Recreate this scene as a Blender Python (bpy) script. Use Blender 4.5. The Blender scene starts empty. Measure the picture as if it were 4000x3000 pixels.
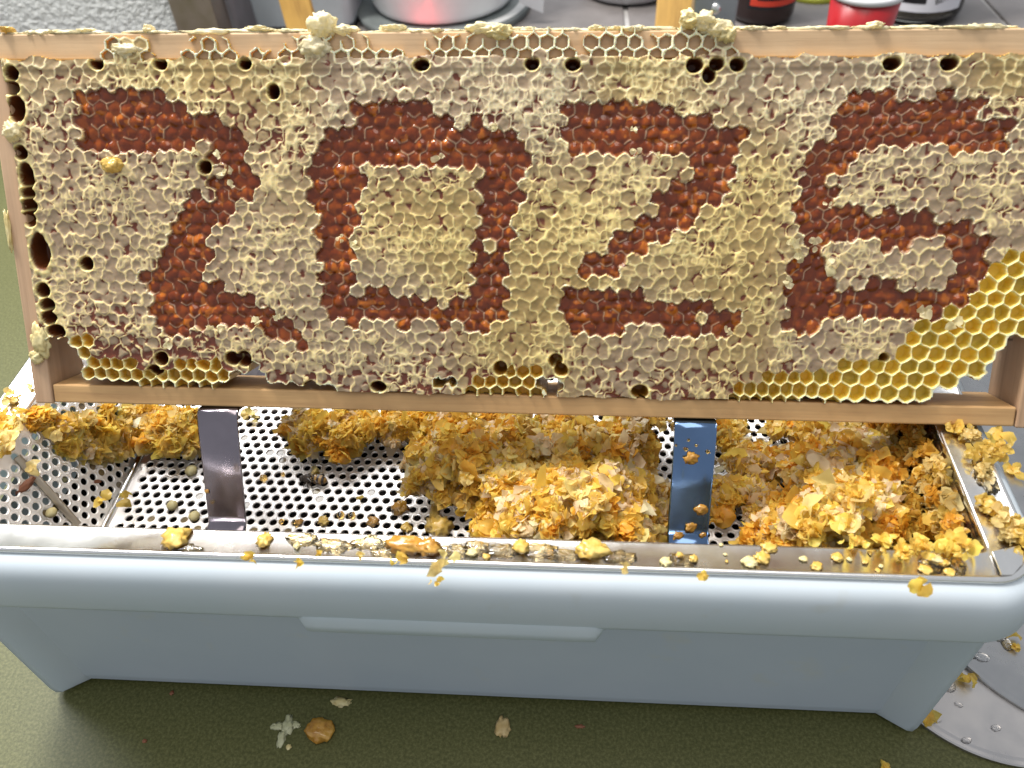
import bpy, bmesh, math, random
import numpy as np
from mathutils import Vector, Matrix, noise as mnoise

rnd = random.Random(11)
NR = np.random.default_rng(7)
scene = bpy.context.scene
COL = scene.collection

# ------------------------------------------------------------------ camera
CAM = np.array([0.04754, -0.17013, 0.37374])
EUL = (0.78556, 0.0445, 0.06451)
FPX = 3150.0
cam_d = bpy.data.cameras.new('camera'); cam = bpy.data.objects.new('camera', cam_d); COL.objects.link(cam)
cam.location = CAM; cam.rotation_euler = EUL
cam_d.sensor_width = 36.0; cam_d.lens = FPX / 4000.0 * 36.0
cam_d.clip_start = 0.01; cam_d.clip_end = 50.0
cam_d.dof.use_dof = True; cam_d.dof.focus_distance = 0.365; cam_d.dof.aperture_fstop = 13.0
scene.camera = cam

# ------------------------------------------------------------------ light
world = bpy.data.worlds.new('World'); scene.world = world; world.use_nodes = True
bgn = world.node_tree.nodes['Background']
bgn.inputs[0].default_value = (0.90, 0.94, 1.0, 1); bgn.inputs[1].default_value = 0.52
def area(name, loc, target, sx, sy, power, col):
    l = bpy.data.lights.new(name, 'AREA'); l.shape = 'RECTANGLE'; l.size = sx; l.size_y = sy
    l.energy = power; l.color = col
    o = bpy.data.objects.new(name, l); COL.objects.link(o); o.location = loc
    o.rotation_euler = (Vector(target) - Vector(loc)).to_track_quat('-Z', 'Y').to_euler()
    return o
area('ceiling_lamp', (-0.50, 0.52, 1.36), (0.0, 0.1, 0.1), 0.26, 0.18, 19.0, (1.0, 0.95, 0.88))
area('window_light', (-0.74, 1.00, 1.50), (-0.1, 0.1, 0.1), 1.70, 0.75, 42.0, (0.97, 0.98, 1.0))
area('overhead_fill', (0.10, 0.12, 1.55), (0.05, 0.1, 0.1), 1.1, 0.7, 8.0, (1.0, 0.92, 0.82))  # soft overhead fill, added to brighten the comb and the front
scene.view_settings.view_transform = 'Standard'; scene.view_settings.look = 'None'
scene.view_settings.exposure = 0.36; scene.view_settings.gamma = 1.0
scene.cycles.use_denoising = True
scene.cycles.max_bounces = 8
scene.cycles.transparent_max_bounces = 8
scene.cycles.caustics_reflective = False; scene.cycles.caustics_refractive = False

# ------------------------------------------------------------------ pixel rays (photograph pixels, 4000 x 3000)
def _R(e):
    a, b, c = e
    Rx = np.array([[1,0,0],[0,np.cos(a),-np.sin(a)],[0,np.sin(a),np.cos(a)]])
    Ry = np.array([[np.cos(b),0,np.sin(b)],[0,1,0],[-np.sin(b),0,np.cos(b)]])
    Rz = np.array([[np.cos(c),-np.sin(c),0],[np.sin(c),np.cos(c),0],[0,0,1]])
    return Rz @ Ry @ Rx
RM = _R(EUL)
def ray(u, v): return RM @ np.array([(u-2000)/FPX, -(v-1500)/FPX, -1.0])
def onz(u, v, z):
    d = ray(u, v); return CAM + d*((z-CAM[2])/d[2])
def ony(u, v, y):
    d = ray(u, v); return CAM + d*((y-CAM[1])/d[1])
H = 0.122                                    # height of the tub's rim
FO = np.array([0.02333, 0.05703, 0.12800])   # frame: middle of the lower front edge of its bottom bar
FX = np.array([0.9999, 0.00165, -0.01402]); FZ = np.array([-0.00084, 0.50883, 0.86087]); FN = np.array([-0.00855, 0.86077, -0.50878])
FX = FX/np.linalg.norm(FX); FZ = FZ - FX*(FZ@FX); FZ /= np.linalg.norm(FZ); FN = np.cross(FZ, FX)
def onf(u, v, h=0.0015):
    P0 = FO - FN*h; d = ray(u, v); t = np.dot(P0-CAM, FN)/np.dot(d, FN); q = CAM + t*d - P0
    return (float(q@FX), float(q@FZ))

# ------------------------------------------------------------------ helpers
def link(o, parent=None):
    COL.objects.link(o)
    if parent is not None: o.parent = parent
    return o
def tag(o, label=None, cat=None, group=None, kind=None):
    if label: o['label'] = label
    if cat: o['category'] = cat
    if group: o['group'] = group
    if kind: o['kind'] = kind
    return o
def empty(name, loc=(0,0,0)):
    o = bpy.data.objects.new(name, None); o.empty_display_size = 0.02; COL.objects.link(o); o.location = loc; return o
def np_mesh(name, V, F, smooth=True):
    V = np.asarray(V, np.float32); F = np.asarray(F, np.int32); k = F.shape[1]
    me = bpy.data.meshes.new(name)
    me.vertices.add(len(V)); me.vertices.foreach_set('co', V.ravel())
    me.loops.add(F.size); me.loops.foreach_set('vertex_index', F.ravel())
    me.polygons.add(len(F)); me.polygons.foreach_set('loop_start', np.arange(0, F.size, k, dtype=np.int32))
    try: me.polygons.foreach_set('loop_total', np.full(len(F), k, np.int32))
    except Exception: pass
    me.update(calc_edges=True)
    me.polygons.foreach_set('use_smooth', np.full(len(F), smooth))
    return me
def add_attr(me, name, arr, kind='FLOAT_COLOR'):
    a = me.attributes.new(name, kind, 'POINT')
    if kind == 'FLOAT_COLOR':
        c = np.ones((len(me.vertices), 4), np.float32); c[:, :3] = arr; a.data.foreach_set('color', c.ravel())
    else:
        a.data.foreach_set('value', np.asarray(arr, np.float32).ravel())
def obj_np(name, V, F, mat, parent=None, smooth=True):
    me = np_mesh(name, V, F, smooth); me.materials.append(mat)
    return link(bpy.data.objects.new(name, me), parent)
def obj_bm(name, bm, mat, parent=None, smooth=False):
    me = bpy.data.meshes.new(name)
    bmesh.ops.recalc_face_normals(bm, faces=bm.faces)
    bm.to_mesh(me); bm.free(); me.materials.append(mat)
    if smooth: me.polygons.foreach_set('use_smooth', [True]*len(me.polygons))
    return link(bpy.data.objects.new(name, me), parent)
def bm_box(bm, lo, hi, bevel=0.0, seg=2):
    r = bmesh.ops.create_cube(bm, size=1.0)
    lo = Vector(lo); hi = Vector(hi)
    for v in r['verts']:
        v.co = Vector(((v.co.x+.5)*(hi.x-lo.x)+lo.x, (v.co.y+.5)*(hi.y-lo.y)+lo.y, (v.co.z+.5)*(hi.z-lo.z)+lo.z))
    if bevel:
        es = list({e for v in r['verts'] for e in v.link_edges})
        bmesh.ops.bevel(bm, geom=es, offset=bevel, segments=seg, affect='EDGES', profile=.5)
    return bm
def loft(rings, close=True, cap0=False, cap1=False):
    """rings: list of (n,3) arrays of the same length -> verts, quads"""
    n = len(rings[0]); V = np.concatenate(rings); F = []
    for k in range(len(rings)-1):
        for i in range(n if close else n-1):
            j = (i+1) % n; F.append((k*n+i, k*n+j, (k+1)*n+j, (k+1)*n+i))
    return V, F
def rrect(x0, x1, y0, y1, r, seg=8):
    pts = []
    for cx, cy, a0 in ((x1-r, y0+r, -90), (x1-r, y1-r, 0), (x0+r, y1-r, 90), (x0+r, y0+r, 180)):
        for i in range(seg+1):
            a = math.radians(a0 + 90*i/seg); pts.append((cx+r*math.cos(a), cy+r*math.sin(a)))
    return pts
def lathe(name, prof, mat, parent=None, n=48, center=(0,0), smooth=True, a0=0.0, a1=2*math.pi):
    full = abs(a1-a0-2*math.pi) < 1e-6
    m = n if full else n+1
    rings = []
    for r, z in prof:
        rings.append(np.array([(center[0]+r*math.cos(a0+(a1-a0)*i/n), center[1]+r*math.sin(a0+(a1-a0)*i/n), z) for i in range(m)]))
    V, F = loft(rings, close=full)
    return obj_np(name, V, F, mat, parent, smooth)
def in_poly(px, py, poly):
    px = np.asarray(px); py = np.asarray(py); ins = np.zeros(px.shape, bool); n = len(poly)
    for i in range(n):
        x0, y0 = poly[i]; x1, y1 = poly[(i+1) % n]
        if y0 == y1: continue
        c = ((y0 > py) != (y1 > py)) & (px < (x1-x0)*(py-y0)/(y1-y0)+x0)
        ins ^= c
    return ins
_NT = {}
def vn(x, y, lam, seed):
    """2D value noise in 0..1, feature size lam"""
    if seed not in _NT: _NT[seed] = np.random.default_rng(1000+seed).random((256, 256))
    T = _NT[seed]; X = x/lam+1000.0; Y = y/lam+1000.0
    xi = np.floor(X).astype(np.int64); yi = np.floor(Y).astype(np.int64); fx = X-xi; fy = Y-yi
    fx = fx*fx*(3-2*fx); fy = fy*fy*(3-2*fy)
    a = T[xi & 255, yi & 255]; b = T[(xi+1) & 255, yi & 255]; c = T[xi & 255, (yi+1) & 255]; d = T[(xi+1) & 255, (yi+1) & 255]
    return (a*(1-fx)+b*fx)*(1-fy) + (c*(1-fx)+d*fx)*fy
def sst(x, a, b):
    t = np.clip((x-a)/(b-a), 0, 1); return t*t*(3-2*t)

# ------------------------------------------------------------------ materials
class NT:
    def __init__(s, name):
        s.m = bpy.data.materials.new(name); s.m.use_nodes = True; s.t = s.m.node_tree; s.n = s.t.nodes; s.l = s.t.links
        s.b = s.n['Principled BSDF']; s.out = s.n['Material Output']
    def node(s, t, **kw):
        n = s.n.new(t)
        for k, v in kw.items(): setattr(n, k, v)
        return n
    def coord(s, scale=(1,1,1), which='Object'):
        tc = s.node('ShaderNodeTexCoord'); mp = s.node('ShaderNodeMapping'); mp.inputs['Scale'].default_value = scale
        s.l.new(tc.outputs[which], mp.inputs['Vector']); return mp.outputs['Vector']
    def noise(s, vec, scale, detail=4, rough=.55):
        n = s.node('ShaderNodeTexNoise'); n.inputs['Scale'].default_value = scale; n.inputs['Detail'].default_value = detail
        n.inputs['Roughness'].default_value = rough; s.l.new(vec, n.inputs['Vector']); return n.outputs['Fac']
    def ramp(s, fac, stops):
        r = s.node('ShaderNodeValToRGB'); e = r.color_ramp.elements
        while len(e) < len(stops): e.new(.5)
        for i, (p, c) in enumerate(stops):
            e[i].position = p; e[i].color = (c[0], c[1], c[2], 1) if not isinstance(c, (int, float)) else (c, c, c, 1)
        s.l.new(fac, r.inputs['Fac']); return r.outputs['Color']
    def bump(s, fac, strength, dist):
        b = s.node('ShaderNodeBump'); b.inputs['Strength'].default_value = strength; b.inputs['Distance'].default_value = dist
        s.l.new(fac, b.inputs['Height']); s.l.new(b.outputs['Normal'], s.b.inputs['Normal']); return b
    def set(s, **kw):
        for k, v in kw.items():
            k = k.replace('_', ' ')
            s.b.inputs[k].default_value = (v[0], v[1], v[2], 1) if isinstance(v, tuple) and len(v) == 3 and 'Color' in k else v
        return s
def plain(name, col, rough=.5, metal=0.0, var=.12, scale=60, bump=0.0, bscale=300, **kw):
    t = NT(name); v = t.coord()
    f = t.noise(v, scale, 5); lo = tuple(c*(1-var) for c in col); hi = tuple(min(1, c*(1+var)) for c in col)
    t.l.new(t.ramp(f, [(.3, lo), (.7, hi)]), t.b.inputs['Base Color'])
    t.set(Roughness=rough, Metallic=metal, **kw)
    if bump: t.bump(t.noise(v, bscale, 4), bump, .0004)
    return t.m
def glass(name, col, rough=.03, ior=1.48):
    t = NT(name); t.set(Base_Color=col, Roughness=rough, Transmission_Weight=1.0, IOR=ior); return t.m
def wood_mat(name, base, dark, gx=(6, 180, 180)):
    t = NT(name); v = t.coord(gx)
    f1 = t.noise(v, 1.0, 6, .65); v2 = t.coord((25, 25, 25)); f2 = t.noise(v2, 1.0, 4)
    c1 = t.ramp(f1, [(.28, dark), (.5, base), (.75, tuple(min(1, c*1.18) for c in base))])
    mx = t.node('ShaderNodeMix', data_type='RGBA', blend_type='MULTIPLY'); mx.inputs[0].default_value = .55
    t.l.new(c1, mx.inputs[6]); t.l.new(t.ramp(f2, [(.3, (.62, .55, .5)), (.65, (1, 1, 1))]), mx.inputs[7])
    t.l.new(mx.outputs[2], t.b.inputs['Base Color'])
    t.set(Roughness=.62); t.bump(f1, .35, .0006)
    return t.m
WOOD_X = wood_mat('wood_grain_along', (.56, .345, .15), (.39, .225, .095))
WOOD_T = wood_mat('wood_top_bar', (.55, .385, .225), (.42, .285, .16))
WOOD_Z = wood_mat('wood_grain_up', (.52, .35, .22), (.37, .235, .14), (180, 180, 6))
def comb_mat():
    t = NT('comb_wax')
    a = t.node('ShaderNodeAttribute', attribute_name='Col'); g = t.node('ShaderNodeAttribute', attribute_name='Gloss')
    t.l.new(a.outputs['Color'], t.b.inputs['Base Color'])
    mr = t.node('ShaderNodeMapRange'); mr.inputs[3].default_value = .55; mr.inputs[4].default_value = .10
    t.l.new(g.outputs['Fac'], mr.inputs[0]); t.l.new(mr.outputs[0], t.b.inputs['Roughness'])
    t.set(IOR=1.45, Subsurface_Weight=.55, Subsurface_Scale=.0016); t.b.inputs['Subsurface Radius'].default_value = (1.0, .65, .3)
    t.set(Specular_IOR_Level=.5)
    v = t.coord(); t.bump(t.noise(v, 1400, 3), .12, .0003)
    return t.m
COMB = comb_mat()
def flake_mat():
    t = NT('wax_flakes')
    a = t.node('ShaderNodeAttribute', attribute_name='Col'); t.l.new(a.outputs['Color'], t.b.inputs['Base Color'])
    t.set(Roughness=.30, IOR=1.45)
    v = t.coord(); t.bump(t.noise(v, 900, 3), .25, .0005)
    tr = t.node('ShaderNodeBsdfTranslucent'); t.l.new(a.outputs['Color'], tr.inputs['Color'])
    mx = t.node('ShaderNodeMixShader'); mx.inputs[0].default_value = .55
    t.l.new(t.b.outputs[0], mx.inputs[1]); t.l.new(tr.outputs[0], mx.inputs[2]); t.l.new(mx.outputs[0], t.out.inputs['Surface'])
    return t.m
FLAKE = flake_mat()
def waxlump(name, c1, c2, rough=.3, coat=.3, tl=.25):
    t = NT(name); v = t.coord(); f = t.noise(v, 260, 4)
    c = t.ramp(f, [(.3, c1), (.7, c2)]); t.l.new(c, t.b.inputs['Base Color'])
    t.set(Roughness=rough, Coat_Weight=coat, Coat_Roughness=.08); t.bump(t.noise(v, 700, 3), .3, .0006)
    tr = t.node('ShaderNodeBsdfTranslucent'); t.l.new(c, tr.inputs['Color'])
    mx = t.node('ShaderNodeMixShader'); mx.inputs[0].default_value = tl
    t.l.new(t.b.outputs[0], mx.inputs[1]); t.l.new(tr.outputs[0], mx.inputs[2]); t.l.new(mx.outputs[0], t.out.inputs['Surface'])
    return t.m
WAX_WHITE = waxlump('white_wax', (.80, .70, .40), (.88, .82, .60), .45, .1, .4)
WAX_YEL = waxlump('yellow_wax', (.62, .36, .05), (.80, .60, .18))
WAX_PALE = waxlump('pale_wax', (.72, .58, .24), (.82, .74, .42), .45, .1)
WAX_AMB = waxlump('amber_wax', (.40, .17, .02), (.66, .38, .07), .2, .6)
WAX_DARK = plain('propolis', (.20, .07, .03), .5)
def steel(name, col=(.72, .71, .70), rough=.22, bump=.05, var=.1, scale=40):
    t = NT(name); v = t.coord()
    f = t.noise(v, scale, 6, .6)
    t.l.new(t.ramp(f, [(.3, tuple(c*(1-var) for c in col)), (.7, col)]), t.b.inputs['Base Color'])
    r = t.ramp(f, [(.3, rough*.7), (.7, rough*1.5)]); t.l.new(r, t.b.inputs['Roughness'])
    t.set(Metallic=1.0)
    if bump: t.bump(t.noise(v, 90, 5), bump, .002)
    return t.m
STEEL = steel('stainless_steel', (.78, .77, .75), .2, .05)
STEEL_PERF = steel('perforated_steel', (.86, .83, .80), .50, .04)
STEEL_DARK = steel('edge_steel', (.42, .37, .30), .35, .05)
STRAP_A = steel('strap_steel_dark_reflection', (.26, .23, .26), .12, .05, .35, 25)  # dark reflection painted into the base colour of plain steel
STRAP_B = steel('strap_steel_blue_reflection', (.13, .21, .36), .12, .05, .3, 25)  # mirrored blue clothing painted into the base colour of plain steel
def tub_mat(name, c0, c1, tl):
    t = NT(name); v = t.coord()
    mxs = t.node('ShaderNodeMix', data_type='RGBA'); t.l.new(t.ramp(t.noise(v, 33, 4, .6), [(.62, 0.0), (.74, .35)]), mxs.inputs[0])
    t.l.new(t.ramp(t.noise(v, 18, 3), [(.3, c0), (.7, c1)]), mxs.inputs[6]); mxs.inputs[7].default_value = (.56, .55, .44, 1)
    t.l.new(mxs.outputs[2], t.b.inputs['Base Color'])
    t.set(Roughness=.46, IOR=1.48, Specular_IOR_Level=.32); t.bump(t.noise(v, 120, 3), .04, .001)
    tr = t.node('ShaderNodeBsdfTranslucent'); tr.inputs['Color'].default_value = (.66, .76, .84, 1)
    mx = t.node('ShaderNodeMixShader'); mx.inputs[0].default_value = tl
    t.l.new(t.b.outputs[0], mx.inputs[1]); t.l.new(tr.outputs[0], mx.inputs[2]); t.l.new(mx.outputs[0], t.out.inputs['Surface'])
    return t.m
TUB = tub_mat('milky_plastic', (.64, .73, .80), (.69, .76, .82), .35)
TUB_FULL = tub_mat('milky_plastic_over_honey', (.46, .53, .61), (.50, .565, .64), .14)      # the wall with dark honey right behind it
def table_mat():
    t = NT('green_linoleum'); v = t.coord()
    f = t.noise(v, 700, 3, .7); f2 = t.noise(v, 9, 3)
    w = t.ramp(f, [(.38, (.062, .065, .021)), (.5, (.086, .088, .030)), (.66, (.125, .125, .050))])
    mx = t.node('ShaderNodeMix', data_type='RGBA', blend_type='MULTIPLY'); mx.inputs[0].default_value = .5
    t.l.new(w, mx.inputs[6]); t.l.new(t.ramp(f2, [(.3, (.75, .78, .7)), (.7, (1, 1, 1))]), mx.inputs[7])
    t.l.new(mx.outputs[2], t.b.inputs['Base Color']); t.set(Roughness=.42, Specular_IOR_Level=.25); t.bump(f, .12, .0004)
    return t.m
TABLE = table_mat()
def plaster_mat():
    t = NT('rough_plaster'); v = t.coord()
    t.set(Base_Color=(.68, .70, .69), Roughness=.8)
    f = t.noise(v, 190, 2, .5); t.bump(f, .8, .007); return t.m
DROP = glass('clear_droplet', (1, 1, 1), .02, 1.33)
HONEYDROP = glass('honey_droplet', (.95, .62, .18), .02, 1.49)

# ------------------------------------------------------------------ setting: table, tiles, wall
bm = bmesh.new(); bm_box(bm, (-1.6, -0.6, -.03), (1.6, .60, 0.0))
tag(obj_bm('table_top', bm, TABLE), kind='structure')
bm = bmesh.new(); bm_box(bm, (-2.2, .602, -.05), (2.2, 2.4, -.0035))
grout = obj_bm('tiled_worktop', bm, plain('grout', (.36, .35, .34), .8)); tag(grout, kind='structure')
TILE = plain('grey_tile', (.17, .155, .15), .45, var=.15, scale=30)
bm = bmesh.new(); bm_box(bm, (-.2055, -.2055, -.004), (.2055, .2055, 0.0), .0012)
tile_me = None
for i in range(-4, 3):
    for j in range(0, 3):
        if tile_me is None:
            o = obj_bm('tile', bm, TILE, grout); tile_me = o.data
        else:
            o = link(bpy.data.objects.new('tile', tile_me), grout)
        o.location = (.103+.2085+.417*i, .812+.417*j, 0)
bm = bmesh.new(); bm_box(bm, (-1.7, .745, 0.0), (-.412, .95, .75), .004)
tag(obj_bm('plaster_wall', bm, plaster_mat()), kind='structure')

# ------------------------------------------------------------------ honey frame: wooden bars
frame = bpy.data.objects.new('framed_honeycomb', None); frame.empty_display_size = .03; COL.objects.link(frame)
Mw = Matrix(((FX[0], FN[0], FZ[0], FO[0]), (FX[1], FN[1], FZ[1], FO[1]), (FX[2], FN[2], FZ[2], FO[2]), (0, 0, 0, 1)))
frame.matrix_world = Mw
tag(frame, 'wooden frame of capped honeycomb with 2025 cut through the caps', 'honey frame')
TB0, TB1 = .1382, .1479          # top bar, lower and upper edge
def bar(name, lo, hi, mat, bev=.0007):
    bm = bmesh.new(); bm_box(bm, lo, hi, bev); return obj_bm(name, bm, mat, frame)
bar('bottom_bar', (-.1995, 0, 0), (.1995, .024, .0081), WOOD_X)
bar('top_bar', (-.235, 0, TB0), (.235, .024, TB1), WOOD_T)
bar('side_bar', (-.2078, -.0006, -.0004), (-.2, .0245, TB0-.0002), WOOD_Z)
bar('side_bar', (.2, -.0006, -.0004), (.2078, .0245, TB0-.0002), WOOD_Z)
bm = bmesh.new(); bmesh.ops.create_cone(bm, cap_ends=True, segments=6, radius1=.0003, radius2=.0003, depth=.014,
    matrix=Matrix.Translation((.1935, .012, .033)) @ Matrix.Rotation(math.pi/2, 4, 'Y'))
obj_bm('wire', bm, STEEL_DARK, frame)

# ------------------------------------------------------------------ the comb
S = 4000/2212.0
def D(*pts): return [onf(x*S, y*S) for x, y in pts]       # points read off the photograph
def PX(*pts): return [onf(x, y) for x, y in pts]
two_a = D((170,207),(310,207),(410,215),(418,250),(470,270),(528,283),(530,330),(545,365),(560,395),(530,420),(500,455),(470,490),(450,530),(440,575),(435,600),(460,620),(500,640),(540,640),(545,670),(600,680),(640,700),(660,720),(655,748),(620,730),(560,705),(500,700),(440,705),(370,718),(330,700),(325,640),(305,605),(335,575),(345,535),(365,505),(395,470),(415,430),(440,415),(450,395),(490,380),(500,360),(470,350),(440,330),(400,328),(300,318),(200,328),(180,315),(165,270))
zero_o = D((770,222),(905,225),(960,245),(1060,275),(1140,295),(1140,355),(1118,385),(1112,470),(1100,520),(1090,610),(1085,700),(1030,705),(930,700),(830,700),(740,695),(695,660),(705,625),(690,590),(690,480),(680,450),(680,370),(695,290),(770,280))
zero_i = D((770,360),(830,340),(900,345),(1000,340),(1060,370),(1030,390),(1045,420),(1030,450),(1045,500),(1025,540),(1035,620),(1020,650),(960,660),(900,655),(840,630),(770,630),(755,600),(755,520),(770,490),(755,450),(775,400))
two_b = D((1220,225),(1270,218),(1330,225),(1420,240),(1500,250),(1540,275),(1600,290),(1595,330),(1575,370),(1595,385),(1570,400),(1540,430),(1500,470),(1460,495),(1420,520),(1380,540),(1340,560),(1310,600),(1265,585),(1265,565),(1310,560),(1330,520),(1370,470),(1420,430),(1480,400),(1500,360),(1480,335),(1400,320),(1330,330),(1220,320),(1215,260))
two_c = D((1225,615),(1280,625),(1310,635),(1340,640),(1400,640),(1420,655),(1480,650),(1540,665),(1595,680),(1590,705),(1560,720),(1480,715),(1380,700),(1290,715),(1225,710),(1215,660))
five_o = D((1825,210),(2105,208),(2125,240),(2180,270),(2185,300),(2170,345),(2150,330),(2040,315),(2000,305),(1900,310),(1870,305),(1840,350),(1810,400),(1800,455),(1850,460),(1950,455),(2020,465),(2050,490),(2150,510),(2130,560),(2115,620),(2115,660),(2060,680),(1950,680),(1900,690),(1780,690),(1740,722),(1700,700),(1690,640),(1710,600),(1720,560),(1755,540),(1725,500),(1720,450),(1735,400),(1740,350),(1750,320),(1810,300),(1805,260))
five_i = D((1800,505),(1870,520),(1920,530),(2030,520),(2060,560),(2055,600),(2030,630),(1960,622),(1890,612),(1810,630),(1780,600),(1790,560),(1770,540))
open_r = PX((3960,980),(4100,950),(4100,1320),(3900,1420),(3760,1500),(3660,1600),(2860,1600),(2865,1478),(3200,1465),(3320,1405),(3490,1380),(3520,1310),(3560,1255),(3690,1240),(3700,1205),(3800,1180),(3860,1090))
open_l = PX((290,1330),(350,1325),(390,1395),(560,1430),(640,1420),(890,1430),(890,1520),(330,1520))
open_m = PX((1840,1452),(2125,1452),(2125,1545),(1820,1545))
gaps = [PX((925,1455),(1010,1425),(1060,1470),(1090,1530),(905,1530)), PX((1693,1460),(1755,1458),(1775,1530),(1690,1530)), PX((2112,1455),(2172,1455),(2180,1545),(2112,1545))]
outline = PX((-80,150),(4300,150),(4300,1200),(4010,1290),(3905,1350),(3892,1410),(3800,1465),(3745,1488),(3672,1508),(3655,1575),(3000,1580),(2600,1560),(1900,1548),(1300,1522),(900,1506),(600,1508),(345,1494),(328,1400),(300,1345),(235,1300),(200,1290),(-80,1290))
# profile of the burr comb that climbs over the top bar
prof_px = [(-50,224),(130,220),(390,216),(455,165),(560,165),(610,226),(690,214),(740,152),(900,160),(930,215),(1090,196),(1140,160),(1200,135),(1400,135),(1440,190),(1500,190),(1640,220),(1685,150),(1720,120),(2180,112),(2230,190),(2270,205),(2285,112),(2470,110),(2560,150),(2600,104),(2860,110),(2880,200),(2900,226),(3500,224),(4200,218)]
prof_u = np.array([onf(*p)[0] for p in prof_px]); prof_v = np.array([onf(*p)[1] for p in prof_px])
solid_bar = [PX((450,240),(455,160),(565,160),(580,240)), PX((1180,240),(1150,170),(1260,150),(1330,240)), PX((2050,240),(2080,180),(2130,180),(2150,240)), PX((2760,240),(2740,180),(2800,170),(2850,240)), PX((2780,100),(2870,100),(2850,170),(2760,160))]

P = .00535; RH = P*.866
u0, u1, v0, v1 = -.2030, .2030, .0045, TB1+.0012
ST = .00033
U = np.arange(u0, u1, ST); Vv = np.arange(v0, v1, ST)
gu, gv = np.meshgrid(U, Vv)                         # (nv, nu)
NVr, NUc = gu.shape
openmask = in_poly(gu, gv, open_r) | in_poly(gu, gv, open_l) | in_poly(gu, gv, open_m)
honm = in_poly(gu, gv, two_a) | (in_poly(gu, gv, zero_o) & ~in_poly(gu, gv, zero_i)) | in_poly(gu, gv, two_b) | in_poly(gu, gv, two_c) | (in_poly(gu, gv, five_o) & ~in_poly(gu, gv, five_i))
amp = np.where(openmask | (gv > TB0), .30, np.where(honm, .45, 1.0))
for _ in range(6):                                   # soften the change of regularity
    amp[1:-1, 1:-1] = (amp[:-2, 1:-1]+amp[2:, 1:-1]+amp[1:-1, :-2]+amp[1:-1, 2:])/4
def lens(x, y, k=.15):                               # the open cells in the lower right corner are drone sized
    r = np.hypot(x-.190, (y-.018)*1.1); w = k*(1-sst(r, .055, .135)); return x+(.190-x)*w, y+(.018-y)*w
lu, lv = lens(gu, gv)
wu = lu + amp*((vn(gu, gv, .0045, 1)-.5)*.0022 + (vn(gu, gv, .0016, 2)-.5)*.0010)
wv = lv + amp*((vn(gu, gv, .0045, 3)-.5)*.0022 + (vn(gu, gv, .0016, 4)-.5)*.0010)
ncol = int((u1-u0)/P)+6; nrow = int((v1-v0)/RH)+6
ci, cj = np.meshgrid(np.arange(ncol), np.arange(nrow))      # (nrow, ncol)
CU = u0-2*P + (ci+.5*(cj % 2))*P; CV = v0-2*RH + cj*RH
CU = CU + NR.normal(0, .05*P, CU.shape); CV = CV + NR.normal(0, .05*P, CV.shape)
LU, LV = CU, CV
for _ in range(25):                                          # where those lattice points lie on the comb
    fu, fv = lens(CU, CV); CU = CU-(fu-LU); CV = CV-(fv-LV)
ctype = np.zeros(CU.shape, int)                              # 0 cap, 1 honey, 2 open, 3 ring on the bar, 4 nothing
def anyin(poly, r):
    m = in_poly(CU, CV, poly)
    for a in range(6): m |= in_poly(CU+r*math.cos(a*1.047), CV+r*math.sin(a*1.047), poly)
    return m
def allin(poly, r):
    m = in_poly(CU, CV, poly)
    for a in range(6): m &= in_poly(CU+r*math.cos(a*1.047), CV+r*math.sin(a*1.047), poly)
    return m
hon = anyin(two_a, .0008) | (anyin(zero_o, .0007) & ~allin(zero_i, .0006)) | anyin(two_b, .0008) | anyin(two_c, .0008) | (anyin(five_o, .0007) & ~allin(five_i, .0006))
hon_old = in_poly(CU, CV, two_a) | (in_poly(CU, CV, zero_o) & ~in_poly(CU, CV, zero_i)) | in_poly(CU, CV, two_b) | in_poly(CU, CV, two_c) | (in_poly(CU, CV, five_o) & ~in_poly(CU, CV, five_i))
ctype[hon] = 1
ctype[in_poly(CU, CV, open_r) | in_poly(CU, CV, open_l) | in_poly(CU, CV, open_m)] = 2
pv = np.interp(CU, prof_u, prof_v); pv = np.where(pv < TB0+.0022, pv-.0022, pv)
onbar = CV > TB0-.0011
sol = np.zeros(CU.shape, bool)
for s_ in solid_bar: sol |= in_poly(CU, CV, s_)
ctype[onbar & (CV < pv)] = 3
ctype[onbar & (CV < pv) & sol] = 0
ctype[onbar & (CV >= pv)] = 4
ctype[~in_poly(CU, CV, outline) & (CV < TB0)] = 4
for g_ in gaps: ctype[in_poly(CU, CV, g_)] = 4
broken = NR.random(CU.shape)                                 # a few honey cells keep a torn cap, a few caps are torn open
ctype[(ctype == 1) & (broken < .025)] = 0
# nearest two cell centres of every grid point
jr = np.rint((wv-(v0-2*RH))/RH).astype(int)
best = np.full(gu.shape, 9.0); sec = np.full(gu.shape, 9.0); id1 = np.zeros(gu.shape, int); id2 = np.zeros(gu.shape, int)
for dj in (-1, 0, 1):
    j = np.clip(jr+dj, 0, nrow-1); ir = np.rint((wu-(u0-2*P))/P - .5*(j % 2)).astype(int)
    for di in (-1, 0, 1):
        i = np.clip(ir+di, 0, ncol-1); d = np.hypot(wu-LU[j, i], wv-LV[j, i]); idd = j*ncol+i
        m1 = d < best; m2 = (~m1) & (d < sec)
        sec = np.where(m1, best, np.where(m2, d, sec)); id2 = np.where(m1, id1, np.where(m2, idd, id2))
        best = np.where(m1, d, best); id1 = np.where(m1, idd, id1)
b = (sec-best)/2
T = ctype.ravel(); t1 = T[id1]; t2 = T[id2]
lowbar = (t1 >= 3) & (gv > TB0-.006) & (gv < TB0+.0006+.0022*(vn(gu, gv, .004, 21)-.5))
t1 = np.where(lowbar, 0, t1)
lo_ = np.minimum(id1, id2); hi_ = np.maximum(id1, id2)
eh = ((lo_*7919+hi_*104729) % 1013)/1013.0                    # one random number for each wall
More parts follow.
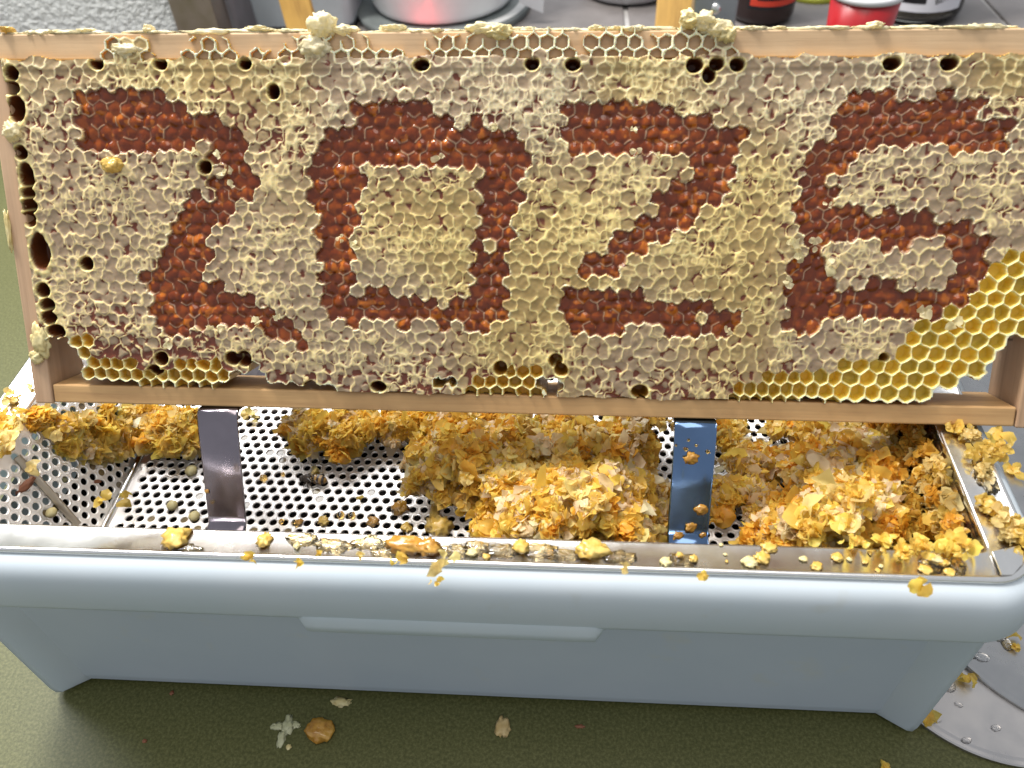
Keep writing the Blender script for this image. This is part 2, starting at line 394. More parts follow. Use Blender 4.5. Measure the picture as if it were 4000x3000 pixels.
cr = NR.random(T.shape)[id1]; cr2 = NR.random(T.shape)[id1]; cr3 = NR.random(T.shape)[id1]
mid = np.clip(1-(gu/.2)**2, 0, 1)*np.sin(np.clip((gv-.008)/(.13), 0, 1)*np.pi)
h0 = .0016 + .0012*mid + (vn(gu, gv, .03, 5)-.5)*.0016 + np.where(gv > TB0-.004, .0004, 0)
n3 = vn(gu, gv, .0030, 6); n2 = vn(gu, gv, .0020, 7); n1 = vn(gu, gv, .0009, 8); n12 = vn(gu, gv, .012, 9); n40 = vn(gu, gv, .045, 10)
rid = np.clip(1-np.abs(2*vn(gu+.0006*n2, gv, .0023, 11)-1)*2.4, 0, 1)
rid2 = np.clip(1-np.abs(2*vn(gu, gv+.0006*n3, .0038, 12)-1)*3.0, 0, 1)
# --- caps
es = sst(eh+.5*(n12-.5)+.25*(n3-.5), -.05, .42)
wr = np.exp(-(b/.00040)**2)*es
wr = np.maximum(wr, np.maximum(rid*.72, rid2*.72)*sst(n12+.4*(cr-.5), .34, .75))
dome = 1-(best/(.5*P))**2
hc = h0 + wr*.00044 + (cr-.55)*.0003 + dome*.00035*(cr2-.80) + (n2-.5)*.0003 + (n1-.5)*.00018
# reddish gaps where the cap is thin or split, thick in the lower left corner and along the bottom rows
dens = .15 + .75*sst(-gu, .07, .15)*sst(-gv, -.060, -.022) + .45*sst(-gv, -.030, -.012) + .25*sst(gv, .07, .10)*sst(-gv, -.132, -.120)
spk = sst(vn(gu, gv, .0021, 13)*.65 + n12*.25 + (1-np.clip(b/.0012, 0, 1))*.35 - wr*.55 + dens*.42, .74, .86)
hc = hc - spk*.0005
cream = np.array([.78, .67, .38]); mauve = np.array([.43, .325, .235]); cap2 = np.array([.52, .41, .285]); red = np.array([.16, .040, .018])
white = np.array([.80, .73, .52])
upper = sst(gv, .085, .135)[..., None]
ridge_c = cream*(1-upper)+white*upper
yel = (sst(n40+.7*np.exp(-((gu+.01)/.075)**2-((gv-.058)/.035)**2), .55, 1.05))[..., None]
val_c = mauve*(1-cr3[..., None]) + cap2*cr3[..., None]
val_c = val_c*(1-.75*yel) + np.array([.52, .38, .13])*.75*yel
ridge_c = ridge_c*(1-.5*yel) + np.array([.78, .65, .24])*.5*yel
wm = sst(wr+.25*(n1-.5), .18, .85)[..., None]
c_cap = (val_c*(1-wm)*.70+ridge_c*wm*.95)*np.array([1.04, .985, .88])
c_cap = c_cap*(1-spk[..., None]) + red*spk[..., None]
g_cap = .12+.6*spk
# --- honey
wall = np.exp(-(b/.00024)**2)*sst(eh+.5*(n12-.5), .50, .74)
edge_cap = ((t2 == 0) & (t1 == 1))
wall = np.where(edge_cap, np.exp(-(b/.00035)**2)*sst(n2+.2*eh, .30, .6), wall)
hh = h0 - .0015 + .0010*np.clip(dome, 0, 1)*(.5+.8*cr) + (n12-.5)*.0010 + (n3-.5)*.0005 + wall*.0007
hc1 = np.array([.150, .026, .004]); hc2 = np.array([.26, .056, .006]); hc3 = np.array([.48, .14, .012])
k = sst(n2+.35*(cr2-.5), .45, .9)[..., None]; k3 = sst(vn(gu, gv, .0017, 14)+.5*(cr-.5), .72, .95)[..., None]
c_h = hc1*(1-k)+hc2*k; c_h = c_h*(1-k3*.8)+hc3*k3*.8
c_h = c_h*(1-wall[..., None]*.6) + np.array([.55, .40, .25])*wall[..., None]*.6
# --- open cells
rim = np.exp(-(np.maximum(b-.00015, 0)/.00020)**2)
depth = .0030+.0018*cr
hol = sst(b, .00034, .00080); holc = sst(b, .00024, .00046)
ho = h0 - .0004 + rim*.0005 - hol*depth + (n1-.5)*.0002 + hol*(n3-.5)*.001
dpk = sst(gu, .06, .15)[..., None]
gold = np.array([.55, .32, .035])*(1-dpk)+np.array([.74, .53, .07])*dpk
gold = gold*(.75+.5*cr[..., None])
c_o = np.array([.85, .74, .36])*(1-holc[..., None]) + gold*holc[..., None]
# --- rings on the bar
rk = .00055+.0003*(n2-.5)
hr = .0014 + np.exp(-(b/.0004)**2)*.0009 + (n2-.5)*.0005
c_r = np.ones(gu.shape+(3,))*np.array([.84, .79, .52])
h = np.where(t1 == 0, hc, np.where(t1 == 1, hh, np.where(t1 == 2, ho, hr)))
# caps next to honey stand up as a torn lip
lip = (t1 == 0) & (t2 == 1)
h = np.where(lip, h+np.exp(-(b/.0005)**2)*.0006*n2, h)
C = np.where((t1 == 0)[..., None], c_cap, np.where((t1 == 1)[..., None], c_h, np.where((t1 == 2)[..., None], c_o, c_r)))
lipm = (lip*np.exp(-(b/.0007)**2)*sst(n3, .3, .6))[..., None]
C = C*(1-lipm*.7)+np.array([.82, .76, .50])*lipm*.7
G = np.where(t1 == 0, g_cap, np.where(t1 == 1, 1.0-.6*wall, np.where(t1 == 2, .15, .1)))
keep = (t1 != 4) | ((b < .0005) & (t2 != 4) & (t2 != 3))
keep &= ~((t1 == 3) & (b > rk))
keep |= (t1 == 4) & (b < .00040) & (t2 == 3) & (eh > .35)
keep &= ~((t1 == 3) & (t2 == 4) & (eh < .30))
h = np.where((t1 == 4), np.where(t2 == 3, hr, h0), h)
# --- single deep cells: (x, y, rx, ry) in photograph pixels
holes = [(380,250,26,21),(628,250,25,21),(960,250,24,20),(1647,253,28,21),(2079,250,25,22),(2237,252,28,22),(2712,256,30,27),(2800,250,27,24),(2880,252,28,24),(2770,293,24,29),(3482,248,33,24),(3706,248,33,24),
  (1070,360,23,28),(800,655,25,25),(338,1030,24,25),(45,285,24,28),(42,345,34,26),(65,425,32,52),(83,595,24,26),(108,690,26,52),(113,755,24,24),(118,805,28,28),(118,855,26,28),(160,985,34,70),(172,1135,25,28),(190,1190,27,25),(196,1242,28,26),(225,1293,34,24),
  (630,1402,24,24),(600,1448,24,20),(910,1400,27,24),(955,1402,26,28),(1213,1507,25,18),(1480,1510,28,19),(2500,1530,32,24),(1955,1440,24,25),(2170,1408,25,24),(2192,1445,25,24),(3453,1398,18,16)]
for n_, (px, py, rx, ry) in enumerate(holes):
    (hu, hv) = onf(px, py); (ru_, _) = onf(px+rx, py); (_, rv_) = onf(px, py-ry); ru = abs(ru_-hu); rv = abs(rv_-hv)
    q = np.hypot((gu-hu)/ru, (gv-hv)/rv) + (vn(gu, gv, .003, 15)-.5)*.16
    ins = sst(-q, -1.0, -.80); insc = sst(-q, -1.13, -1.02)*(gv < TB0-.0002); rimq = np.exp(-((q-1.22)/.20)**2)*(gv < TB0)
    ins = ins*(gv < TB0-.0002)
    h = h*(1-ins) + (h0-.0085)*ins + rimq*.0004
    amber = px > 1900 and py > 1050
    hcx = np.array([.30, .13, .012]) if amber else np.array([.11, .028, .006])
    rm = (.6*rimq*(1-insc))[..., None]
    C = C*(1-rm) + np.array([.84, .74, .32])*rm
    C = C*(1-insc[..., None]) + hcx*insc[..., None]
    G = G*(1-ins)+.2*ins
capm = (t1 == 0) & (t2 != 1)
for _ in range(3):                                   # soft wax: round the ridges of the caps
    hb = h.copy(); hb[1:-1, 1:-1] = (h[1:-1, 1:-1]*2+h[:-2, 1:-1]+h[2:, 1:-1]+h[1:-1, :-2]+h[1:-1, 2:])/6; h = np.where(capm, hb, h)
for _ in range(1):
    hs = h.copy(); hs[1:-1, 1:-1] = (h[1:-1, 1:-1]*2+h[:-2, 1:-1]+h[2:, 1:-1]+h[1:-1, :-2]+h[1:-1, 2:])/6; h = hs
keep &= (np.abs(gu) < .2004) | (gv > TB0)
keep &= gv > .0083+.0014*(vn(gu, gv, .004, 22)-.5)
kf = keep[:-1, :-1] & keep[1:, :-1] & keep[:-1, 1:] & keep[1:, 1:]
hv_, hu_ = np.gradient(h, ST)
NRM = np.stack([-hu_, -np.ones_like(h), -hv_], -1); NRM /= np.linalg.norm(NRM, axis=-1, keepdims=True)
POS = np.stack([gu, -h, gv], -1).reshape(-1, 3); NRM = NRM.reshape(-1, 3); CC = np.clip(C, 0, 1).reshape(-1, 3); GG = G.reshape(-1)
idx = np.arange(NVr*NUc).reshape(NVr, NUc)
Q = np.stack([idx[:-1, :-1], idx[:-1, 1:], idx[1:, 1:], idx[1:, :-1]], -1)
fid = id1[:-1, :-1]
Qk = Q[kf]; fk = fid[kf]
def comb_piece(name, faces, parent):
    uq, inv = np.unique(faces, return_inverse=True)
    me = np_mesh(name, POS[uq], inv.reshape(faces.shape)); me.materials.append(COMB)
    add_attr(me, 'Col', CC[uq]); add_attr(me, 'Gloss', GG[uq], 'FLOAT')
    me.normals_split_custom_set_from_vertices(NRM[uq].astype(np.float32))
    return link(bpy.data.objects.new(name, me), parent)
# body of the comb: side walls along every free edge and the closed back
BD = .0215
kfp = np.pad(kf, 1); SV = []; SF = []
def skirt(a, bb, flip):
    n = len(a)
    if not n: return
    pa = POS[a].copy(); pb = POS[bb].copy(); qa = pa.copy(); qb = pb.copy()
    dep = np.where(pa[:, 2] > TB0-.0006, .0004, BD)
    qa[:, 1] = dep; qb[:, 1] = dep
    base = sum(len(x) for x in SV); SV.append(np.stack([pa, pb, qb, qa], 1).reshape(-1, 3))
    SF.append(base+np.arange(4*n).reshape(n, 4)[:, ::(-1 if flip else 1)])
K = kfp
eb = K[1:-1, 1:-1] & ~K[:-2, 1:-1]; skirt(idx[:-1, :-1][eb], idx[:-1, 1:][eb], False)
eb = K[1:-1, 1:-1] & ~K[2:, 1:-1]; skirt(idx[1:, :-1][eb], idx[1:, 1:][eb], True)
eb = K[1:-1, 1:-1] & ~K[1:-1, :-2]; skirt(idx[:-1, :-1][eb], idx[1:, :-1][eb], True)
eb = K[1:-1, 1:-1] & ~K[1:-1, 2:]; skirt(idx[:-1, 1:][eb], idx[1:, 1:][eb], False)
body = (t1 != 4) & (gv < TB0-.0005)
s8 = 6; nb = body[:-s8:s8, :-s8:s8] & body[s8::s8, :-s8:s8][:body[:-s8:s8, :-s8:s8].shape[0]]
bi, bj = np.nonzero(nb)
p4 = [np.stack([U[np.minimum((bj+x)*s8, NUc-1)], np.full(len(bi), BD), Vv[np.minimum((bi+y)*s8, NVr-1)]], -1) for x, y in ((0,0),(1,0),(1,1),(0,1))]
base = sum(len(x) for x in SV); SV.append(np.stack(p4, 1).reshape(-1, 3)); SF.append(base+np.arange(4*len(bi)).reshape(-1, 4))
SV = np.concatenate(SV); SF = np.concatenate(SF)
me = np_mesh('comb', SV, SF, False); me.materials.append(COMB)
add_attr(me, 'Col', np.tile(np.array([.62, .42, .13]), (len(SV), 1))); add_attr(me, 'Gloss', np.full(len(SV), .2), 'FLOAT')
comb = link(bpy.data.objects.new('comb', me), frame); comb['label'] = 'pale wax honeycomb with dark honey digits cut open'
# cells: the largest as parts of their own, the rest joined
order = np.argsort(fk, kind='stable'); Qs = Qk[order]; fs = fk[order]
cells, starts, counts = np.unique(fs, return_index=True, return_counts=True)
near = np.array([-(np.linalg.norm(FO+FX*CU.ravel()[c]+FZ*CV.ravel()[c]-CAM)) for c in cells])
full = counts/ (P*RH/ST/ST)
rest = {0: [], 1: []}
for typ, name, rname, lim in ((0, 'cell_cap', 'cell_caps', 300), (1, 'honey_cell', 'honey_cells', 300), (2, 'open_cell', None, 300), (3, 'burr_wall', None, 300)):
    sel = [k for k in range(len(cells)) if T[cells[k]] == typ]
    sel.sort(key=lambda k: -(min(full[k], 1.05)+.6*near[k]))
    for k in sel[:lim]:
        if counts[k] < 12 and typ in (0, 1): rest[typ].append(k); continue
        comb_piece(name, Qs[starts[k]:starts[k]+counts[k]], comb)
    if rname:
        rr = [Qs[starts[k]:starts[k]+counts[k]] for k in sel[lim:]+rest[typ]]
        if rr: tag(comb_piece(rname, np.concatenate(rr), comb), kind='stuff')
rr = [Qs[starts[k]:starts[k]+counts[k]] for k in range(len(cells)) if T[cells[k]] == 4]
if rr: tag(comb_piece('wax_edge', np.concatenate(rr), comb), kind='stuff')

# ------------------------------------------------------------------ wax lumps and flakes (generators)
def lump_mesh(name, sx, sy, sz, seed, mat, rough=.35, sub=3, freq=2.2, pts=0.0):
    bm = bmesh.new(); bmesh.ops.create_icosphere(bm, subdivisions=sub, radius=1.0)
    off = Vector((seed*3.7, seed*1.3, -seed*2.1))
    for v in bm.verts:
        p = v.co.copy()
        r = 1 + rough*mnoise.noise(p*freq+off) + rough*.55*mnoise.noise(p*freq*2.6+off) + rough*.3*mnoise.noise(p*freq*6+off)
        r += pts*max(0, mnoise.noise(p*freq*1.7-off))**2*3
        v.co = Vector((p.x*r*sx, p.y*r*sy, p.z*r*sz))
    me = bpy.data.meshes.new(name); bm.to_mesh(me); bm.free(); me.materials.append(mat)
    me.polygons.foreach_set('use_smooth', [True]*len(me.polygons)); return me
def flake_arrays(n, rs, pos, nrm, size, cols):
    """n crinkled wax flakes -> verts, tris, colours; every flake is a centre, an inner and an outer ring"""
    K = 9
    nrm = nrm/np.linalg.norm(nrm, axis=1, keepdims=True)
    a = rs.normal(size=(n, 3)); tx = np.cross(nrm, a); tx /= np.linalg.norm(tx, axis=1, keepdims=True); ty = np.cross(nrm, tx)
    V = np.zeros((n, 1+2*K, 3))
    bend = rs.normal(0, .55, (n, 1)); bend2 = rs.normal(0, .45, (n, 1))
    asp = rs.uniform(.55, 1.0, (n, 1)); th0 = rs.uniform(0, 6.28, (n, 1))
    th = th0 + np.arange(K)[None]*2*np.pi/K + rs.normal(0, .12, (n, K))
    V[:, 0] = rs.normal(0, .05, (n, 1))*nrm
    for ring, r0, jit, zj in ((0, .58, .08, .09), (1, 1.0, .14, .13)):
        r = r0*(1+rs.normal(0, jit, (n, K)))
        x = r*np.cos(th); y = r*np.sin(th)*asp
        z = bend*x*x + bend2*x*y + rs.normal(0, zj, (n, K))
        V[:, 1+ring*K:1+(ring+1)*K] = x[..., None]*tx[:, None]+y[..., None]*ty[:, None]+z[..., None]*nrm[:, None]
    V = V*size[:, None, None]+pos[:, None]
    tri = []
    for i in range(K):
        j = (i+1) % K
        tri += [(0, 1+i, 1+j), (1+i, 1+K+i, 1+K+j), (1+i, 1+K+j, 1+j)]
    tri = np.array(tri); Fa = (tri[None]+(np.arange(n)*(1+2*K))[:, None, None]).reshape(-1, 3)
    Ca = np.repeat(cols[:, None], 1+2*K, 1)
    return V.reshape(-1, 3), Fa, Ca.reshape(-1, 3)
CREAM = np.array([.96, .79, .54]); YELLOW = np.array([.96, .68, .15]); AMBER = np.array([.94, .54, .08]); PALEY = np.array([.96, .76, .32])
def heap(name, polys, seed, label, cat, group=None):
    """polys: (photograph polygon, height of the heap, clumps, cream share, amber share)"""
    rs = np.random.default_rng(seed); VV = []; FF = []; CL = []; nb = 0
    FL = H-.049
    for poly, hgt, ncl, fc, fa, cr_ in polys:
        xs = [p[0] for p in poly]; ys = [p[1] for p in poly]; cx = np.mean(xs); cy = np.mean(ys); k = 0; tries = 0
        while k < ncl and tries < ncl*30:
            tries += 1
            x = rs.uniform(min(xs), max(xs)); y = rs.uniform(min(ys), max(ys))
            if not in_poly(np.array([x]), np.array([y]), poly)[0]: continue
            # lower towards the edge of the heap
            dd = min(math.hypot(x-(p[0]+(q[0]-p[0])*s), y-(p[1]+(q[1]-p[1])*s)) for p, q in zip(poly, poly[1:]+poly[:1]) for s in (0, .25, .5, .75))
            e = min(1.0, .25+dd/170.0)
            z = FL + .003 + hgt*e*rs.uniform(.45, 1.0)
            c = onz(x, y, z)
            rad = cr_*rs.uniform(.6, 1.25)*(.6+.4*e); zc = FL
            if c[0] < FXL+.003 and z < H-.012: c = onwall(x, y)+np.array([.4, 0, .9])*rad*.45; zc = FL-1      # lies on the sloping wall
            nf = int(28+rs.integers(0, 18))
            nn = rs.normal(size=(nf, 3)); nn[:, 2] = np.abs(nn[:, 2])*1.1-.15; nn[:, 1] -= .35; nn /= np.linalg.norm(nn, axis=1, keepdims=True)
            an_ = rs.uniform(0, 3.14); el = rs.uniform(.65, 1.7); q_ = nn*rs.uniform(.35, 1.12, (nf, 1)); ca_, sa_ = math.cos(an_), math.sin(an_)
            qx = (q_[:, 0]*ca_+q_[:, 1]*sa_)*el; qy = (-q_[:, 0]*sa_+q_[:, 1]*ca_)/math.sqrt(el); q_ = np.stack([qx*ca_-qy*sa_, qx*sa_+qy*ca_, q_[:, 2]*.75], -1)
            pos = c+q_*rad; pos[:, 2] = np.maximum(pos[:, 2], zc+.0015)
            fn = nn*.6+rs.normal(0, .25, 3)+np.array([0, 0, .35])+rs.normal(0, .45, (nf, 3))
            u = rs.random()
            base = CREAM if u < fc else (AMBER if u > 1-fa else (YELLOW if rs.random() < .6 else PALEY))
            mixc = np.where((rs.random(nf) < .28)[:, None], YELLOW, base)*rs.uniform(.82, 1.12, (nf, 1))
            deep = np.clip((pos[:, 2]-FL)/max(hgt, .012), 0, 1)[:, None]
            mixc = mixc*(.78+.22*deep)+AMBER*(.22-.22*deep)          # honey gathers low in the heap
            v, f, cc = flake_arrays(nf, rs, pos, fn, rs.uniform(.0014, .0034, nf)*(.8+25*rad)*np.where(rs.random(nf) < .10, 1.75, 1.0), np.clip(mixc, 0, .92))
            VV.append(v); FF.append(f+nb); CL.append(cc); nb += len(v)
            # wet core of the clump
            k += 1
            m = 10; ph = rs.uniform(0, 6.28); core = []
            for i in range(7):
                la = -1.45+2.9*i/6
                for jx in range(m):
                    an = 2*np.pi*jx/m+ph; q = np.array([math.cos(la)*math.cos(an), math.cos(la)*math.sin(an), math.sin(la)*.75])
                    core.append(c+q*rad*.55*(1+rs.normal(0, .12)))
            core = np.array(core); core[:, 2] = np.maximum(core[:, 2], zc+.0006); cf = []
            for i in range(6):
                for jx in range(m):
                    a_, b_, c_, d_ = i*m+jx, i*m+(jx+1) % m, (i+1)*m+(jx+1) % m, (i+1)*m+jx; cf += [(a_, b_, c_), (a_, c_, d_)]
            VV.append(core); FF.append(np.array(cf)+nb); CL.append(np.tile(base*.6+AMBER*.4, (len(core), 1))*.9); nb += len(core)
    o = obj_np(name, np.concatenate(VV), np.concatenate(FF), FLAKE, None, True)
    add_attr(o.data, 'Col', np.concatenate(CL)); tag(o, label, cat, group, 'stuff'); return o

# burr comb and wax crust that belong to the frame
def frame_lump(px, py, rx, ry, d, seed, mat=WAX_WHITE, name='burr_comb', th=.004, rough=.45, pts=.0):
    (cu, cv) = onf(px, py, 0.0); su = abs(onf(px+rx, py, 0)[0]-cu); sv = abs(onf(px, py-ry, 0)[1]-cv)
    me = lump_mesh(name, su, th, sv, seed, mat, rough, 4, 1.7, pts); o = link(bpy.data.objects.new(name, me), frame); o.location = (cu, d, cv); return o
frame_lump(1262, 100, 52, 52, -.001, 1); frame_lump(1235, 185, 62, 42, -.001, 2, th=.0028); frame_lump(1330, 118, 55, 24, .002, 3)
frame_lump(1530, 108, 50, 18, .004, 4); frame_lump(1000, 110, 55, 14, .004, 5); frame_lump(1885, 110, 55, 26, .001, 6); frame_lump(1950, 125, 45, 30, .0, 7, WAX_PALE)
frame_lump(2690, 75, 38, 36, -.001, 8, WAX_PALE); frame_lump(2745, 85, 42, 32, -.001, 9); frame_lump(2800, 115, 50, 34, -.001, 10); frame_lump(2835, 140, 34, 34, -.001, 11, WAX_PALE)
frame_lump(2065, 108, 28, 11, .006, 12); frame_lump(2135, 110, 24, 9, .006, 13); frame_lump(2330, 106, 30, 13, .004, 14); frame_lump(2410, 108, 40, 12, .004, 15); frame_lump(2500, 108, 20, 15, .004, 16)
frame_lump(3055, 105, 28, 11, .004, 17); frame_lump(3425, 98, 32, 18, .002, 18); frame_lump(3815, 100, 12, 13, .004, 19); frame_lump(3960, 96, 60, 10, .008, 20)
frame_lump(570, 112, 14, 22, .003, 21); frame_lump(330, 118, 40, 13, .004, 22); frame_lump(200, 122, 26, 8, .004, 23); frame_lump(20, 116, 20, 14, .002, 24, WAX_YEL)
frame_lump(500, 195, 55, 30, -.001, 25, th=.0022); frame_lump(65, 515, 34, 42, -.001, 26, th=.004)
frame_lump(165, 1325, 34, 60, -.0012, 27, WAX_PALE, th=.0016); frame_lump(150, 1390, 24, 26, -.001, 28, WAX_PALE, th=.0014)
frame_lump(40, 900, 9, 70, -.001, 29, WAX_PALE, th=.001)
for k_ in range(150):                      # crust of wax bits along the top edge
    x = rnd.uniform(0, 4000); me = None
    (cu, cv) = onf(x, 118, 0); s_ = rnd.uniform(.0006, .0016)
    o = link(bpy.data.objects.new('wax_crust', lump_mesh('wax_crust', s_*rnd.uniform(2, 7), s_*1.5, s_*rnd.uniform(.4, .9), 40+k_, WAX_WHITE, .6, 3, 3.0)), frame)
    o.location = (cu, rnd.uniform(.001, .006), TB1+s_*.25)
# a yellow wax lump stuck on the caps, shards on the digits
frame_lump(452, 645, 36, 32, -.0028, 30, WAX_YEL, 'wax_lump', .003, .3, .1)
def frame_flake(px, py, r, seed, col, n=3, d=-.0032):
    rs = np.random.default_rng(seed); (cu, cv) = onf(px, py, -d); size = r*.0001
    pos = np.array([cu, d, cv])+rs.normal(0, size*.6, (n, 3))*np.array([1, .25, 1]); fn = np.array([0, -1, .2])+rs.normal(0, .5, (n, 3))
    v, f, c = flake_arrays(n, rs, pos, fn, rs.uniform(.6, 1, n)*size, np.tile(np.array(col), (n, 1))*rs.uniform(.9, 1.08, (n, 1)))
    o = obj_np('wax_shard', v, f, FLAKE, frame); add_attr(o.data, 'Col', np.clip(c, 0, .92)); return o
PALEW = (.84, .78, .50)
for px, py, r, sd in ((885,680,24,31),(900,715,16,46),(640,1330,18,32),(1930,510,14,33),(3240,1060,26,34),(3110,955,26,35),(3125,1000,20,36),(3240,800,12,37),(3730,1275,24,38),(1000,1255,22,39),(820,1270,18,40),(1330,930,14,41),(1380,955,18,42),(2890,695,14,43),(2470,510,14,44),(3610,1210,26,45),(3090,1090,18,47),(2840,1290,18,48),(1085,1240,16,49),(860,1290,18,50),(760,590,16,51),(850,600,16,52),(1710,625,18,53),(2480,600,16,54),(2560,610,14,55),(3180,960,20,56)):
    frame_flake(px, py, r, sd, PALEW)

# ------------------------------------------------------------------ the plastic tub
tub = empty('uncapping_tub', (0, .13, 0)); tag(tub, 'milky blue-white plastic tub holding the steel basket', 'tub')
def tubobj(name, V, F, mat=TUB, smooth=True, parent=tub):
    F = np.asarray(F); uq, inv = np.unique(F, return_inverse=True); V = np.asarray(V, float)[uq]; F = inv.reshape(F.shape)
    V = np.asarray(V, float) - np.array([0, .13, 0]); return obj_np(name, V, F, mat, parent, smooth)
YB = .285
ZB = .0026
def ringz(x0, x1, y0, y1, r, z): return np.array([(x, y, z) for x, y in rrect(x0, x1, y0, y1, r, 10)])
lipprof = [(-.001, .000, .010), (.0020, -.0003, .012), (.0050, -.0016, .015), (.0075, -.0045, .017), (.0088, -.0085, .018), (.0094, -.0140, .0185), (.0095, -.0240, .0185), (.0088, -.0264, .018), (.0065, -.0272, .016), (-.001, -.0268, .012)]
rings = [ringz(-.2088-o_, .2088+o_, -.0118-o_, YB+o_, r_+.006, H-.001+z_) for o_, z_, r_ in lipprof]
V, F = loft(rings); tubobj('rim', V, F)
def wall_ring(z, e):
    f = -.0095+e; xi = .1865-e; xo = .2005-e; fo = -.0165+e*.5
    return np.array([(-xi, f, z), (-xi*.5, f, z), (0, f, z), (xi*.5, f, z), (xi, f, z), (xi+.0020, f-.0010, z), (xo-.002, fo+.0012, z), (xo, fo, z), (xo+.0018, fo+.0030, z), (xo+.002, .01, z), (xo+.002, .15, z), (xo+.002, YB-.01, z), (xo-.01, YB, z), (0, YB, z), (-xo+.01, YB, z), (-xo-.002, YB-.01, z), (-xo-.002, .15, z), (-xo-.002, .01, z), (-xo-.0018, fo+.003, z), (-xo, fo, z), (-xo+.002, fo+.0012, z), (-xi-.002, f-.001, z)])
rings = [wall_ring(z, e) for z, e in ((H-.024, 0), (H-.05, .0), (H-.08, .0002), (.009, .0005), (.004, .0012), (ZB, .003))]
V, F = loft(rings); NW = len(rings[0])
def cols_of(sel): return [f for f in F if (f[0] % NW) in sel]
tubobj('wall', V, cols_of({0, 1, 2, 3}), TUB_FULL, False)
tubobj('side_wall', V, cols_of(set(range(8, 18))), TUB_FULL, False)
tubobj('corner_rib', V, cols_of({4, 5, 6, 7}), TUB, True)
tubobj('corner_rib', V, cols_of({18, 19, 20, 21}), TUB, True)
n_ = len(rings[0]); inner = wall_ring(ZB+.0008, .003)
bm = bmesh.new(); vs = [bm.verts.new(p-np.array([0, .13, 0])) for p in wall_ring(ZB, .0031)]; bm.faces.new(vs); obj_bm('base', bm, TUB, tub)
# moulded grip under the front of the lip
hx0, hx1 = -.066, .068
prof = [(-.0208, H-.0240), (-.0226, H-.0300), (-.0222, H-.0352), (-.0200, H-.0372), (-.0096, H-.0380)]
rings = []
for t_ in np.linspace(0, 1, 25):
    x = hx0+(hx1-hx0)*t_; e = min(1, min(t_, 1-t_)/.09); e = e*e*(3-2*e)
    rings.append(np.array([(x, -.0096+(y+.0096)*(.25+.75*e), H-.0250+(z-(H-.0250))*e) for y, z in prof]))
V, F = loft(rings, close=False); tubobj('handle_grip', V, F)
# honey standing in the tub under the basket
hp = lathe('honey_pool', [(.0005, .0), (.01, .0)], plain('dark_honey', (.012, .008, .006), .25), None, 8)
bpy.data.objects.remove(hp)
bm = bmesh.new(); bm_box(bm, (-.1985, -.006, ZB+.001), (.1985, .28, H-.0535))
tag(obj_bm('honey_pool', bm, plain('dark_honey2', (.010, .007, .006), .85, Specular_IOR_Level=.05)), 'dark drained honey standing in the tub under the basket', 'honey')

# ------------------------------------------------------------------ the steel basket
bas = empty('steel_basket', (0, .13, H)); tag(bas, 'stainless steel uncapping basket with perforated floor sitting in the tub', 'basket')
BO = np.array([0, .13, H])
def bobj(name, V, F, mat=STEEL, smooth=False, parent=bas): return obj_np(name, np.asarray(V, float)-BO, F, mat, parent, smooth)
def bbm(name, bm, mat=STEEL, smooth=False, parent=bas):
    bmesh.ops.translate(bm, verts=bm.verts, vec=Vector(-BO)); return obj_bm(name, bm, mat, parent, smooth)
rp = [(.0000, -.003), (.0000, .0000), (-.0004, .0007), (-.001, .0010)]
XI, XO, YI0, YO0, YI1, YO1 = .1950, .2096, 0.0, -.0116, .262, .2755
def rr_off(o_, z): return np.array([(x, y, H+z) for x, y in rrect(-XO-o_, XO+o_, YO0-o_, YO1+o_, .017, 10)])
def ri_off(o_, z): return np.array([(x, y, H+z) for x, y in rrect(-XI-o_, XI+o_, YI0-o_, YI1+o_, .004, 10)])
rings = [rr_off(.0006, -.0022), rr_off(.0010, -.0008), rr_off(.0008, .0008), rr_off(.0, .0012), rr_off(-.0009, .0009), rr_off(-.0016, .0004), ri_off(.0010, .0004), ri_off(.0002, .0002), ri_off(-.0002, -.0012), ri_off(-.0002, -.0035)]
V, F = loft(rings); o = bobj('rim', V, F, STEEL, True)
cp = np.array([onz(3870, 2165, H), onz(3905, 2255, H), onz(3950, 2255, H), onz(3985, 2215, H), onz(3990, 2165, H), onz(3960, 2145, H)])
bm = bmesh.new(); vs = [bm.verts.new((p[0], p[1], H+.0012)) for p in cp]; f_ = bm.faces.new(vs)
r_ = bmesh.ops.extrude_face_region(bm, geom=[f_]); bmesh.ops.translate(bm, verts=[v for v in r_['geom'] if isinstance(v, bmesh.types.BMVert)], vec=(0, 0, .0007)); bbm('corner_plate', bm)
FZ0 = H-.05; FXL, FXR = -.169, .176; FY0, FY1 = .006, .254
FILM = plain('honey_skin', (.20, .15, .08), .12, var=.4, scale=200)
